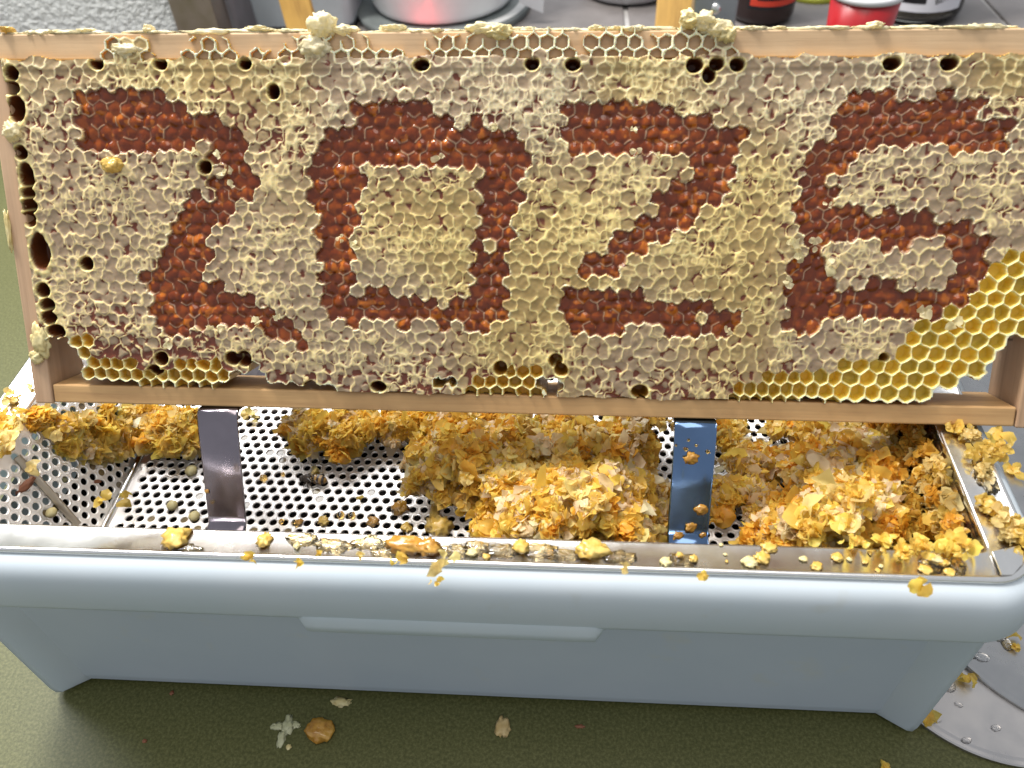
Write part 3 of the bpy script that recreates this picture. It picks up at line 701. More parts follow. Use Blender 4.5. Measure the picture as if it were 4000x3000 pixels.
def perforated(name, org, ex, ey, w, l, pitch=.0053, rad=.00168, margin=.006, tilt=.0):
    """flat sheet with staggered round holes; hexagonal cells, 12-sided holes with a turned-down lip"""
    org = np.array(org, float); ex = np.array(ex, float); ey = np.array(ey, float); nz = np.cross(ex, ey)
    rh = pitch*.866; VV = []; FF = []; nb = 0; clog = []; rc = np.random.default_rng(31)
    ca = np.radians(30+np.arange(12)*30.0); R6 = pitch/math.sqrt(3)
    hexr = np.where(np.arange(12) % 2 == 0, R6, R6*math.cos(math.pi/6))
    for j in range(int(l/rh)+2):
        for i in range(int(w/pitch)+2):
            x = (i+.5*(j % 2))*pitch; y = j*rh
            if x > w+pitch*.4 or y > l+pitch*.4: continue
            out = np.stack([x+hexr*np.cos(ca), y+hexr*np.sin(ca)], -1)
            if margin < x < w-margin and margin < y < l-margin:
                r1 = np.stack([x+rad*1.25*np.cos(ca), y+rad*1.25*np.sin(ca)], -1); r2 = np.stack([x+rad*np.cos(ca), y+rad*np.sin(ca)], -1)
                P_ = np.concatenate([org+out[:, :1]*ex+out[:, 1:]*ey, org+r1[:, :1]*ex+r1[:, 1:]*ey+nz*.00012, org+r2[:, :1]*ex+r2[:, 1:]*ey-nz*.00018, org+r2[:, :1]*ex+r2[:, 1:]*ey-nz*.0009])
                if rc.random() < .07: clog.append(P_[24:36]-nz*.0002)
                for q in range(12):
                    q2 = (q+1) % 12
                    for k in range(3): FF.append((nb+k*12+q, nb+k*12+q2, nb+k*12+12+q2, nb+k*12+12+q))
            else:
                P_ = org+out[:, :1]*ex+out[:, 1:]*ey
                for q in range(1, 11, 2): FF.append((nb, nb+q, nb+q+1, nb+min(q+2, 11)))
            VV.append(P_); nb += len(P_)
    sheet = bobj(name, np.concatenate(VV), np.array(FF), STEEL_PERF, False)
    bm = bmesh.new()                       # honey skins left in a few of the holes
    for ring in clog: bm.faces.new([bm.verts.new(tuple(p-BO)) for p in ring])
    tag(obj_bm('honey_film', bm, FILM, sheet), kind='stuff'); return sheet
perforated('perforated_floor', (FXL, FY0-.004, FZ0), (1, 0, 0), (0, 1, 0), FXR-FXL, FY1-FY0+.006)
wv_ = np.array([FXL+XI, 0, FZ0-H]); wl = np.linalg.norm(wv_); wv_ /= wl
perforated('perforated_wall', np.array([-XI, FY0-.004, H-.002]), wv_, (0, 1, 0), wl+.002, FY1-FY0+.006, margin=.005)
bobj('side_wall', [(XI, YI0, H-.003), (XI, YI1, H-.003), (FXR-.001, FY1, FZ0-.001), (FXR-.001, FY0, FZ0-.001)], [(0, 1, 2, 3)], STEEL)
bobj('side_wall', [(-XI, YI0, H-.003), (XI, YI0, H-.003), (FXR, FY0, FZ0-.001), (FXL, FY0, FZ0-.001)], [(0, 1, 2, 3)], STEEL)
bobj('side_wall', [(-XI, YI1, H-.003), (XI, YI1, H-.003), (FXR, FY1, FZ0-.001), (FXL, FY1, FZ0-.001)], [(0, 1, 2, 3)], STEEL)
def tube(name, pts, r, mat, parent=None, n=8, off=np.zeros(3), flat=1.0):
    pts = np.array(pts, float); rings = []
    for i, p in enumerate(pts):
        d = pts[min(i+1, len(pts)-1)]-pts[max(i-1, 0)]; d /= np.linalg.norm(d)
        a = np.cross(d, (0, 0, 1)); a /= (np.linalg.norm(a)+1e-9); c = np.cross(a, d)
        rings.append(np.array([p+r*(math.cos(q)*a+flat*math.sin(q)*c) for q in np.linspace(0, 2*np.pi, n, endpoint=False)])-off)
    V, F = loft(rings); return obj_np(name, V, F, mat, parent, True)
tube('seam_rib', [(FXL+.001, FY0, FZ0), (FXL+.001, .13, FZ0), (FXL+.001, FY1, FZ0)], .0018, STEEL, bas, 10, BO)
def onwall(px, py):                       # point on the sloping left wall of the basket
    nw = np.cross(wv_, (0, 1, 0)); p0 = np.array([-XI, 0, H-.002]); d = ray(px, py); t = np.dot(p0-CAM, nw)/np.dot(d, nw); return CAM+d*t
a_ = onwall(62, 1790); b2_ = onwall(300, 2055)
tube('edge_strip', [a_+np.array([.001, 0, .001]), (a_+b2_)/2+np.array([.0012, 0, .0012]), b2_+np.array([.001, 0, .001])], .0017, STEEL_DARK, bas, 8, BO, .7)
def strap(x0a, x1a, x0b, x1b, ztop, mat):
    # cross-section path from under the front rim up to the crest below the wooden bar and down behind it
    path = [(-.002, H-.034, 1), (.020, H-.0335, 1), (.0255, H-.0325, .98), (.0275, H-.0300, .96), (.0290, H-.0275, .93), (.0505, ztop-.0050, .06), (.0525, ztop-.0022, .03), (.0545, ztop-.0008, 0), (.0570, ztop-.0004, 0), (.0600, ztop-.0022, 0), (.0855, ztop-.0182, 0), (.092, ztop-.0205, 0), (.200, ztop-.0225, 0), (.262, H-.006, 0)]
    V = []; F = []
    for dz in (0, -.0012):
        for y, z, t in path:
            xl = x0a+(x0b-x0a)*t; xr = x1a+(x1b-x1a)*t
            for s in (0, .04, .5, .96, 1.0): V.append((xl+(xr-xl)*s, y, z+dz-(.0004 if s in (0, 1.0) else 0)))
    n = len(path)
    for k in (0, 1):
        for i in range(n-1):
            for s in range(4):
                q = k*n*5+i*5+s; f = (q, q+1, q+6, q+5); F.append(f if k == 0 else f[::-1])
    for i in range(n-1):
        for s in (0, 4):
            q = i*5+s; F.append((q, q+5, n*5+q+5, n*5+q))
    return bobj('support_strap', V, F, mat, True)
def zbar(x): return FO[2]+FX[2]*(x-FO[0])-.0002
l0 = onz(772, 1640, H+.004)[0]; l1 = onz(930, 1640, H+.004)[0]; m0 = onz(818, 2010, H-.031)[0]; m1 = onz(966, 2010, H-.031)[0]
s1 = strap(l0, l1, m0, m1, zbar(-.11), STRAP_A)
l0 = onz(2634, 1650, H+.004)[0]; l1 = onz(2800, 1660, H+.004)[0]; m0 = onz(2608, 2080, H-.031)[0]; m1 = onz(2768, 2080, H-.031)[0]
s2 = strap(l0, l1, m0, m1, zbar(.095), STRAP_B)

# ------------------------------------------------------------------ heaps of wax cappings in the basket
heap('wax_cappings', [([(190,1670),(330,1660),(420,1605),(545,1605),(545,1720),(440,1800),(330,1805),(230,1740)], .010, 55, .05, .10, .0050),
                      ([(545,1600),(765,1600),(770,1740),(700,1785),(570,1735)], .014, 45, .05, .2, .0055),
                      ([(120,1585),(205,1590),(205,1640),(140,1670)], .016, 10, 0, .3, .0045)], 21, 'ragged yellow wax cappings beside the perforated left wall of the basket', 'wax cappings')
heap('wax_cappings', [([(1100,1690),(1170,1600),(1700,1600),(1640,1700),(1500,1730),(1340,1780),(1210,1770),(1140,1730)], .014, 78, .10, .22, .0052)], 22, 'amber and yellow wax cappings lying between the straps next to bare perforated floor', 'wax cappings')
heap('wax_cappings', [([(1560,1880),(1600,1790),(1650,1680),(1720,1605),(2610,1630),(2620,1700),(2530,1750),(2545,2000),(2500,2130),(1830,2105),(1880,1980),(1750,1950),(1650,1940)], .026, 330, .22, .24, .0062),
                      ([(1880,2135),(1960,1900),(2120,1780),(2330,1740),(2480,1800),(2560,2150)], .036, 190, .38, .12, .0060),
                      ([(2540,1900),(2600,1880),(2610,2090),(2520,2100)], .006, 26, .7, 0, .0050)], 23, 'largest heap of cream and golden wax cappings in front of the bottom bar', 'wax cappings')
heap('wax_cappings', [([(2800,1640),(2900,1650),(2880,1735),(2805,1755)], .010, 9, .1, .2, .0050),
                      ([(2810,1800),(2920,1715),(3090,1760),(3060,1850),(2950,1865),(2880,1850)], .012, 26, .55, .1, .0052),
                      ([(3000,1650),(3120,1650),(3110,1710),(3010,1700)], .010, 7, .4, .1, .0050),
                      ([(2790,1900),(2900,1880),(3060,1900),(2950,2010),(2800,2010)], .013, 24, .35, .2, .0055)], 24, 'loose clumps of pale wax cappings beside the right-hand strap', 'wax cappings')
heap('wax_cappings', [([(2830,2100),(2950,2030),(3080,1920),(3130,1660),(3460,1660),(3560,1670),(3600,1900),(3620,2170),(3300,2170),(2960,2150)], .030, 300, .33, .25, .0062),
                      ([(3000,2160),(3100,1960),(3250,1800),(3450,1830),(3500,2170)], .040, 120, .45, .15, .0060)], 25, 'tall heap of wax cappings piled against the right end of the basket', 'wax cappings')
# wax smeared up the right wall
rs = np.random.default_rng(5); VV = []; FF = []; CL = []; nb = 0
for k in range(210):
    t_ = rs.uniform(0, 1); s_ = rs.uniform(.02, .98); y = .004+rs.uniform(0, 1)**1.2*.10
    c = np.array([XI+(FXR-XI)*s_-.002, y, H-.002+(FZ0-H)*s_]); nf = 14
    nn = rs.normal(size=(nf, 3)); nn[:, 0] = -np.abs(nn[:, 0])-.5; nn /= np.linalg.norm(nn, axis=1, keepdims=True)
    base = (AMBER, YELLOW, PALEY)[rs.integers(0, 3)]*rs.uniform(.55, .95)
    v, f, cc = flake_arrays(nf, rs, c+nn*.003, nn+rs.normal(0, .5, (nf, 3)), rs.uniform(.0015, .0035, nf), np.tile(base, (nf, 1)))
    VV.append(v); FF.append(f+nb); CL.append(cc); nb += len(v)
o = obj_np('wax_smear', np.concatenate(VV), np.concatenate(FF), FLAKE); add_attr(o.data, 'Col', np.concatenate(CL))
tag(o, 'wax flakes and honey stuck on the right inner wall of the basket', 'wax smear', None, 'stuff')

# ------------------------------------------------------------------ crumbs, flakes, drops
def one_flake(name, loc, size, seed, col, nrm=(0, -.3, 1), nfl=3):
    rs = np.random.default_rng(seed); loc = np.array(loc)
    pos = rs.normal(0, size*(.45+.12*min(nfl, 12)/3), (nfl, 3))*np.array([1, 1, .3 if nfl < 10 else .55]); pos[0] = 0
    fn = np.array(nrm)+rs.normal(0, .35, (nfl, 3))
    v, f, c = flake_arrays(nfl, rs, pos, fn, rs.uniform(.6, 1.0, nfl)*size, np.clip(np.tile(np.array(col), (nfl, 1))*rs.uniform(.85, 1.1, (nfl, 1)), 0, .92))
    zmin = v[:, 2].min(); o = obj_np(name, v-np.array([0, 0, zmin]), f, FLAKE); add_attr(o.data, 'Col', c); o.location = loc; return o
def crumb(name, px, py, z, rx, ry, seed, mat, hz=.6, label=None, group=None, cat='wax crumb', rough=.6, pts=0):
    c = onz(px, py, z); sx = np.linalg.norm(onz(px+rx, py, z)-c); sy = np.linalg.norm(onz(px, py+ry, z)-c); sz = hz*min(sx, sy)
    o = link(bpy.data.objects.new(name, lump_mesh(name, sx, sy, sz, seed, mat, rough, 3, 2.3, pts))); o.location = (c[0], c[1], z+sz*.55)
    return tag(o, label, cat, group)
RZ = H+.0006
def film():
    t = NT('honey_film'); tr = t.node('ShaderNodeBsdfTransparent'); tr.inputs['Color'].default_value = (.97, .88, .66, 1)
    gl = t.node('ShaderNodeBsdfGlossy'); gl.inputs['Roughness'].default_value = .04; fr = t.node('ShaderNodeFresnel'); fr.inputs['IOR'].default_value = 1.5
    mx = t.node('ShaderNodeMixShader'); t.l.new(fr.outputs[0], mx.inputs[0]); t.l.new(tr.outputs[0], mx.inputs[1]); t.l.new(gl.outputs[0], mx.inputs[2]); t.l.new(mx.outputs[0], t.out.inputs['Surface']); return t.m
SMEAR = film()
for i, (px, py, rx, ry) in enumerate([(1180,2105,60,22),(1300,2130,70,24),(1440,2120,60,26),(1500,2160,50,14),(1780,2150,60,22),(1860,2140,50,26),(1960,2150,60,24),(2110,2150,66,26),(2200,2165,70,20),(2420,2175,60,22),(2660,2190,60,26),(3650,2205,60,24),(3740,2215,30,34),(3850,1860,40,60),(720,2145,60,18)]):
    c = onz(px, py, RZ); sx = np.linalg.norm(onz(px+rx, py, RZ)-c); sy = np.linalg.norm(onz(px, py+ry, RZ)-c)
    o = link(bpy.data.objects.new('honey_smear', lump_mesh('honey_smear', sx, sy, .0007, 800+i, SMEAR, .45, 4, 1.6))); o.location = (c[0], c[1], RZ)
    tag(o, 'thin wet honey smear shining on the steel rim', 'honey smear', 'honey smears on the rim')
RR_LAB = ['wet flakes on the right steel rim touching the wooden bottom bar', 'thin flat flake beside the white lip just below the bottom bar', 'long yellow clump lying across the right steel rim', 'upper right end of the clump lying across the right rim', 'wet tail hanging below the clump across the right rim', 'flakes set in a honey bubble on the right steel rim', 'flat translucent flake below the honey bubble on the right rim', 'flakes heaped where the right steel rim nears the corner', 'pale flakes on the corner of the right rim above the corner plate', 'flakes spilling over the plastic corner beside the corner plate', 'flakes touching the top edge of the steel corner plate', 'flakes stuck on the outside of the plastic lip near the corner']
LR_LAB = ['oval yellow flake lying flat on the left steel rim', 'small flake on the left rim just under the oval one', 'pointed flake on the inner edge of the left steel rim', 'pale flakes at the outer edge of the left rim', 'largest ragged flake clump hanging over the inner edge of the left rim', 'flakes on the outer side of the ragged clump on the left rim', 'pale flake clump above the dark edge strip of the left wall', 'small flake under the clump above the dark edge strip', 'single pale flake against the lower end of the left side bar']
LP_LAB = ['curled ring-like flake on the plastic lip between two round crumbs', 'square flake low on the plastic lip right of the curled one', 'little flake tucked under the rim edge right of the square one', 'flake hanging from the long amber clump onto the plastic lip', 'wide wet flake on the plastic lip right of the amber clump', 'smeared amber flake halfway down the plastic lip', 'small flake on the lip below the wide honey-coated clump', 'large leaf-shaped flake on the lip towards the rounded tub corner', 'slim flake on the lip below the foot of the right-hand strap', 'tiny pale flake on the lip left of the amber clump']
GC_LAB = ['flat amber crumb on the perforated floor beside the front rim, third from the heap', 'round golden wax bead with a shine near the front rim', 'fuzzy amber crumb on bare floor left of the narrow wax strip', 'yellow crumb with a pointed top among honey drops', 'smallest amber crumb among the tiny honey drops', 'wide yellow crumb at the foot of the narrow wax strip']
TB_LAB = ['wax bit on the wet steel sheet closest to the wooden bottom bar', 'round wax bit on the wet sheet beside the plastic lip', 'wax bit peeking out under the tub corner next to a big droplet', 'orange wax bit alone on the dry steel tray', 'pale wax bit leaning on the foot of the tub on the tray', 'sliver of wax between droplets on the wet sheet', 'wax bit on the green table near the tray edge']
crumb('wax_crumb', 688, 2108, RZ, 46, 40, 101, WAX_YEL, .38, 'rounded honey-soaked wax crumb on the steel rim left of a smaller round one')
crumb('wax_crumb', 1033, 2112, RZ, 28, 26, 102, WAX_YEL, .4, 'small round shiny wax crumb on the brightest stretch of steel rim')
crumb('wax_crumb', 1590, 2135, RZ, 78, 34, 103, WAX_AMB, .45, 'long amber wax clump lying across the front steel rim')
crumb('wax_crumb', 1670, 2140, RZ, 48, 32, 104, WAX_AMB, .5, 'amber wax knob at the right end of the long clump')
crumb('wax_crumb', 2035, 2140, RZ, 30, 24, 105, WAX_YEL, .6, 'single yellow wax crumb in a wet patch of the steel rim')
crumb('wax_crumb', 2310, 2150, RZ, 62, 36, 106, WAX_YEL, .42, 'wide honey-coated wax clump on the front rim left of the right-hand strap')
for i, (px, py, r) in enumerate([(1845,2160,20),(1900,2176,14),(2600,2198,22),(2655,2170,14),(1160,2135,12),(2710,2185,16)]):
    crumb('wax_crumb', px, py, RZ, r, r*.8, 110+i, WAX_YEL if i % 2 else WAX_PALE, .5, 'tiny wax crumb stuck on the middle of the front steel rim', 'tiny crumbs on the middle of the front rim')
for i in range(24):
    px = rnd.uniform(2780, 3800); py = 2100+(px-2700)*.05+rnd.uniform(14, 92); r = rnd.choice([6, 8, 10, 12, 16, 22, 28])
    crumb('wax_crumb', px, py, RZ, r, r*rnd.uniform(.6, .9), 130+i, (WAX_PALE, WAX_YEL)[i % 2], .3, 'pale wax speck stuck on the right half of the front steel rim', 'wax specks on the right half of the front rim', rough=.6, pts=0)
for i, (px, py, r) in enumerate([(3510,2165,32),(3600,2150,36),(3690,2160,44),(3750,2135,40),(3330,2130,30),(3440,2135,34)]):
    c = onz(px, py, RZ); tag(one_flake('wax_flake', c, r*.00006, 300+i, YELLOW, nfl=16), 'curled yellow flakes along the inner edge of the front rim near the right corner', 'wax flake', 'flakes at the right end of the front rim')
for i, (px, py, r) in enumerate([(3720,1690,50),(3790,1725,44),(3830,1800,62),(3880,1780,50),(3830,1850,36),(3840,1980,46),(3870,2010,40),(3900,2060,60),(3950,2090,56),(3985,2120,46),(3930,2110,40),(3975,2060,40)]):
    c = onz(px, py, RZ); tag(one_flake('wax_flake', c, r*.000043, 320+i, (YELLOW*.85, PALEY*.85, YELLOW*.75)[i % 3], nfl=24), RR_LAB[i], 'wax flake', 'flake clumps on the right rim')
for i, (px, py, r) in enumerate([(52,1572,34),(66,1625,22),(98,1638,22),(30,1655,40),(60,1690,46),(20,1700,40),(50,1755,46),(25,1780,30),(122,1520,22)]):
    c = onz(px, py, RZ); tag(one_flake('wax_flake', c, r*.00006, 350+i, (PALEY, YELLOW)[i % 2], nfl=22 if r > 30 else 6), LR_LAB[i], 'wax flake', 'flakes on the left rim')
for i, (px, py, dz, dy, r, col) in enumerate([(972,2190,-.004,0,30,YELLOW),(1178,2205,-.005,0,22,YELLOW),(1245,2170,-.002,0,18,YELLOW),(1560,2195,-.004,0,30,YELLOW),(1730,2212,-.005,0,46,PALEY),(1705,2285,-.014,0,22,YELLOW),(2435,2230,-.004,0,20,PALEY),(3560,2292,-.006,0,46,YELLOW),(2752,2258,-.005,0,20,YELLOW),(1410,2175,-.002,0,16,PALEY)]):
    z = H+dz; c = onz(px, py, z); c = ony(px, py, -.0205 if dz > -.003 else -.0222)
    o = one_flake('wax_flake', c, r*.00007, 370+i, col, (0, -1, .5), 5); tag(o, LP_LAB[i], 'wax flake', 'flakes on the plastic lip')
FLZ = H-.0498
for i, (px, py, r, m) in enumerate([(258,1870,22,0),(205,2008,20,0),(750,1845,22,0),(676,1980,20,0),(762,2022,21,0)]):
    z = FLZ if px > 560 else FLZ+(560-px)*.00006
    crumb('honey_bead', px, py, z, r, r*.85, 200+i, WAX_PALE, .85, 'round creamy honey bead on the perforated steel near the left strap', 'creamy beads near the left strap', 'honey bead', .06, 0)
for i, (px, py, r) in enumerate([(1030,1870,14),(1332,2015,15),(1376,2016,14),(1100,2040,11),(1150,2040,9),(1160,2055,8),(1105,1855,8),(1630,1920,15)]):
    crumb('honey_drop', px, py, FLZ, r, r*.85, 220+i, HONEYDROP, .8, 'clear golden honey drop on the bare perforated floor', 'honey drops on the perforated floor', 'honey drop', .05, 0)
for i, (px, py, r) in enumerate([(1460,2042,22),(1588,2066,20),(1562,1990,28),(1265,2040,20),(1170,2042,14),(1720,2068,46)]):
    crumb('wax_crumb', px, py, FLZ, r, r*.8, 240+i, WAX_YEL if i % 2 else WAX_AMB, .7, GC_LAB[i], 'golden crumbs on the perforated floor')
crumb('wax_crumb', 1700, 2000, FLZ, 18, 60, 250, WAX_YEL, .8, 'narrow upright strip of honeyed wax in front of the largest heap')
for i, (px, py, r, col) in enumerate([(140,1835,26,PALEY),(400,1962,26,YELLOW),(500,1955,28,YELLOW),(975,1640,30,PALEY),(960,1620,22,PALEY),(1005,1640,20,PALEY),(1410,1950,10,YELLOW),(680,1762,22,PALEY),(700,1775,20,CREAM)]):
    z = FLZ+.0006 if px > 560 else FLZ+(560-px)*.00010
    c = onz(px, py, z); tag(one_flake('wax_flake', c, r*.00012, 400+i, col, (0, -.4, 1), 3), 'loose pale wax flake lying on the perforated steel', 'wax flake', 'loose flakes on the perforated steel')
c = onwall(95, 1905); o = link(bpy.data.objects.new('bark_chip', lump_mesh('bark_chip', .0052, .0022, .0014, 77, WAX_DARK, .3))); o.location = c+np.array([.001, 0, .0012]); o.rotation_euler = (0, -.4, .7); tag(o, 'reddish brown chip on the perforated left wall', 'chip')
c = onwall(378, 1885); o = link(bpy.data.objects.new('bark_chip', lump_mesh('bark_chip', .002, .001, .0007, 78, WAX_DARK, .3))); o.location = c+np.array([.0005, 0, .0008]); tag(o, 'tiny brown chip in a hole of the left wall', 'chip')
# drops and wax bits on the straps
def on_strap(px, py):
    p0 = np.array([0, .0290, H-.0275]); p1 = np.array([0, .0505, H+.0007]); nz = np.cross((1, 0, 0), p1-p0); d = ray(px, py); t = np.dot(p0-CAM, nz)/np.dot(d, nz); return CAM+d*t, nz/np.linalg.norm(nz)
for i, (px, py, r, m) in enumerate([(785,1672,14,0),(812,1670,16,0),(880,1678,14,0),(842,1702,18,1),(836,1722,16,1),(792,1750,18,1),(812,1830,10,1),(808,1918,14,1),(830,1960,12,0),(2678,1755,10,0),(2700,1790,34,1),(2765,1765,9,0),(2690,1720,7,0),(2720,1740,6,0),(2640,1740,6,0),(2740,1990,30,1),(2700,2060,30,1),(2650,2095,26,1),(2745,2090,16,1)]):
    p, nz = on_strap(px, py); s_ = r*.000085
    o = link(bpy.data.objects.new('wax_speck', lump_mesh('wax_speck', s_, s_*.8, s_*.28, 500+i, (HONEYDROP, WAX_AMB)[m], .6, 3))); o.location = p+nz*s_*.15
    o.rotation_euler = (.92, 0, rnd.uniform(-.5, .5)); tag(o, 'small wax speck on the left strap' if px < 1500 else 'small wax speck on the right-hand strap', 'wax speck', 'specks on the left strap' if px < 1500 else 'specks on the right-hand strap')
# the dead bee
bc = onz(1222, 1882, FLZ); bee = empty('dead_bee', (bc[0], bc[1], FLZ)); bee.rotation_euler = (0, 0, -.12); tag(bee, 'dead striped honey bee lying on the perforated floor', 'bee')
def stripe():
    t = NT('bee_stripes'); v = t.coord((1, 0, 0)); w = t.node('ShaderNodeTexWave'); w.inputs['Scale'].default_value = 130; t.l.new(v, w.inputs['Vector'])
    t.l.new(t.ramp(w.outputs['Fac'], [(.35, (.020, .010, .006)), (.65, (.36, .20, .05))]), t.b.inputs['Base Color']); t.set(Roughness=.4); return t.m
BLK = plain('bee_dark', (.03, .018, .010), .5)
ab = link(bpy.data.objects.new('abdomen', lump_mesh('abdomen', .0042, .0024, .0022, 3, stripe(), .05)), bee); ab.location = (.0035, 0, .0022)
th = link(bpy.data.objects.new('thorax', lump_mesh('thorax', .0024, .0022, .0021, 4, BLK, .12)), bee); th.location = (-.002, 0, .0022)
hd = link(bpy.data.objects.new('head', lump_mesh('head', .0014, .0017, .0015, 5, BLK, .05)), bee); hd.location = (-.0049, -.0002, .0019)
for s_ in (1, -1):
    bm = bmesh.new(); vs = [bm.verts.new((.001+.0038*math.cos(a)*(1 if math.cos(a) > 0 else .9), .0012*math.sin(a), .0002*math.cos(3*a))) for a in np.linspace(0, 2*np.pi, 14, endpoint=False)]; bm.faces.new(vs)
    w = obj_bm('wing', bm, glass('bee_wing_%d' % s_, (.9, .8, .6), .2, 1.2), bee); w.location = (.0006, s_*.0016, .0042); w.rotation_euler = (s_*.35, .1, s_*.35)
    for k in range(3):
        tube('leg', [(-.003+.0016*k, s_*.0014, .0012), (-.003+.0018*k, s_*.0032, .0016), (-.003+.0022*k, s_*.0040, .0003)], .00025, BLK, bee, 5)
c = onz(1240, 1845, FLZ); tag(one_flake('wax_flake', c, .0026, 460, PALEY), 'pale wax flake lying against the dead bee', 'wax flake')
WAX_SHARD = waxlump('greenish_wax', (.46, .46, .26), (.58, .58, .38), .5, .1, .2); WAX_TAN = waxlump('tan_wax', (.55, .38, .14), (.70, .54, .28), .45, .1, .2)
# bits on the table in front of the tub
sh = crumb('wax_shard', 1125, 2835, 0, 20, 34, 701, WAX_SHARD, .18, 'pale greenish branching wax shard on the green table', None, 'wax shard', .7)
for px, py, rx, ry, sd in ((1085, 2838, 26, 13, 702), (1100, 2885, 15, 34, 703), (1150, 2832, 24, 12, 704)):
    q = crumb('shard_arm', px, py, 0, rx, ry, sd, WAX_SHARD, .16, rough=.7); q.parent = sh; q.location = q.location-sh.location; del q['category']
crumb('wax_crumb', 1252, 2858, 0, 54, 46, 480, WAX_AMB, .6, 'fat shiny amber wax crumb on the green table', rough=.35)
crumb('wax_crumb', 1128, 2920, 0, 10, 10, 481, WAX_PALE, .6, 'tiny pale crumb below the branching shard on the table')
crumb('wax_shard', 1335, 2744, 0, 34, 16, 705, WAX_PALE, .3, 'broken wax ring peeking from under the tub', None, 'wax shard', .9)
crumb('wax_flake', 1965, 2842, 0, 26, 38, 706, WAX_TAN, .3, 'folded tan wax flake alone on the table', None, 'wax flake', .7)
for i, (px, py) in enumerate([(2265,2838),(672,2708),(565,2895)]):
    crumb('bark_chip', px, py, 0, 18 if i == 0 else 8, 7, 490+i, WAX_DARK, .5, 'tiny reddish brown chip on the green table', 'brown chips on the table', 'chip')

# ------------------------------------------------------------------ steel tray at the right
TRAY = steel('brushed_tray', (.50, .48, .47), .34, .04); WET = steel('wet_tray', (.40, .40, .40), .25, .06)
def arc_plate(name, x0, y0, r, z0, z1, mat, x1=1.3, y1=.58, lipw=.0022, parent=None):
    pts = [(x1, y0), (x1, y1), (x0, y1)]; n = 28
    pts += [(x0+r-r*math.cos(a), y0+r-r*math.sin(a)) for a in np.linspace(0, math.pi/2, n)]
    c = np.array([.5, .3]); rings = []
    def off(o_):
        q = []
        for (x, y) in pts:
            xx = min(max(x, x0+r), x1); yy = min(max(y, y0+r), y1); d = np.array([x-xx, y-yy]); l = np.linalg.norm(d)
            q.append((x-d[0]/l*o_, y-d[1]/l*o_) if l > 1e-6 else (x, y))
        return q
    for o_, z in ((0, z0), (0, z1-.0006), (.0006, z1), (lipw, z1), (lipw+.0018, z1-.0004)): rings.append(np.array([(x, y, z) for x, y in off(o_)]))
    V, F = loft(rings); o = obj_np(name, V, F, mat, parent, False)
    bm = bmesh.new(); vs = [bm.verts.new((x, y, z1-.0004)) for x, y in off(lipw+.0018)]; bm.faces.new(vs); bm2 = bpy.data.meshes.new('p'); 
    f = obj_bm('tray_surface', bm, mat, o); return o
tray = arc_plate('steel_tray', .1862, -.0285, .062, 0.0001, .0024, TRAY); tag(tray, 'rounded stainless steel tray on the green table beside the tub', 'tray')
top = arc_plate('wet_steel_lid', .2165, -.0195, .085, .0022, .0042, WET); tag(top, 'wet grey steel sheet covered in droplets on the tray', 'steel sheet')
for i in range(70):
    px = rnd.uniform(3560, 4000); py = rnd.uniform(1680, 2900)
    p = onz(px, py, .0040)
    inn = (p[0] > .232 and p[1] > -.010 and (p[0] > .30 or p[1] > .065 or math.hypot(p[0]-.3015, p[1]-.0655) < .078))
    if not inn and i % 3: continue
    z = .0040 if inn else .0021; p = onz(px, py, z); r = rnd.choice([.0007, .0009, .0012, .0016, .0024])
    if p[0] < .207: continue
    o = link(bpy.data.objects.new('water_drop', lump_mesh('water_drop', r*rnd.uniform(1, 1.8), r, r*.4, 600+i, DROP, .12, 2))); o.location = (p[0], p[1], z+r*.05); o.rotation_euler = (0, 0, rnd.uniform(0, 3))
    tag(o, 'clear water droplet on the steel sheet beside the tub', 'water drop', 'droplets on the steel beside the tub')
for i, (px, py, z, r) in enumerate([(3925,1735,.004,48),(3950,1850,.004,34),(3910,2415,.004,34),(3768,2668,.0024,26),(3600,2795,.0024,34),(3962,2530,.004,16),(3455,2995,.0002,14)]):
    c = onz(px, py, z); tag(one_flake('wax_flake', c, r*.00013, 520+i, YELLOW, (0, -.2, 1), 5), TB_LAB[i], 'wax flake', 'wax bits on the steel tray')

# ------------------------------------------------------------------ things standing on the tiles behind
def box_px(name, x0, x1, yy, z1, depth, mat, parent=None, bev=.002, z0=0.0, pyref=60):
    a = ony(x0, pyref, yy)[0]; b_ = ony(x1, pyref, yy)[0]; bm = bmesh.new(); bm_box(bm, (a, yy, z0), (b_, yy+depth, z1), bev); return obj_bm(name, bm, mat, parent)
tag(box_px('steel_post', 674, 838, .70, .32, .05, steel('brown_steel', (.36, .30, .26), .4, .05), bev=.001), 'brown-grey square steel post in front of the plaster wall', 'post')
tag(box_px('grey_bin', 842, 912, .735, .26, .09, plain('grey_bin', (.15, .145, .16), .5), bev=.008), 'dark grey plastic bin standing beside the steel post', 'bin')
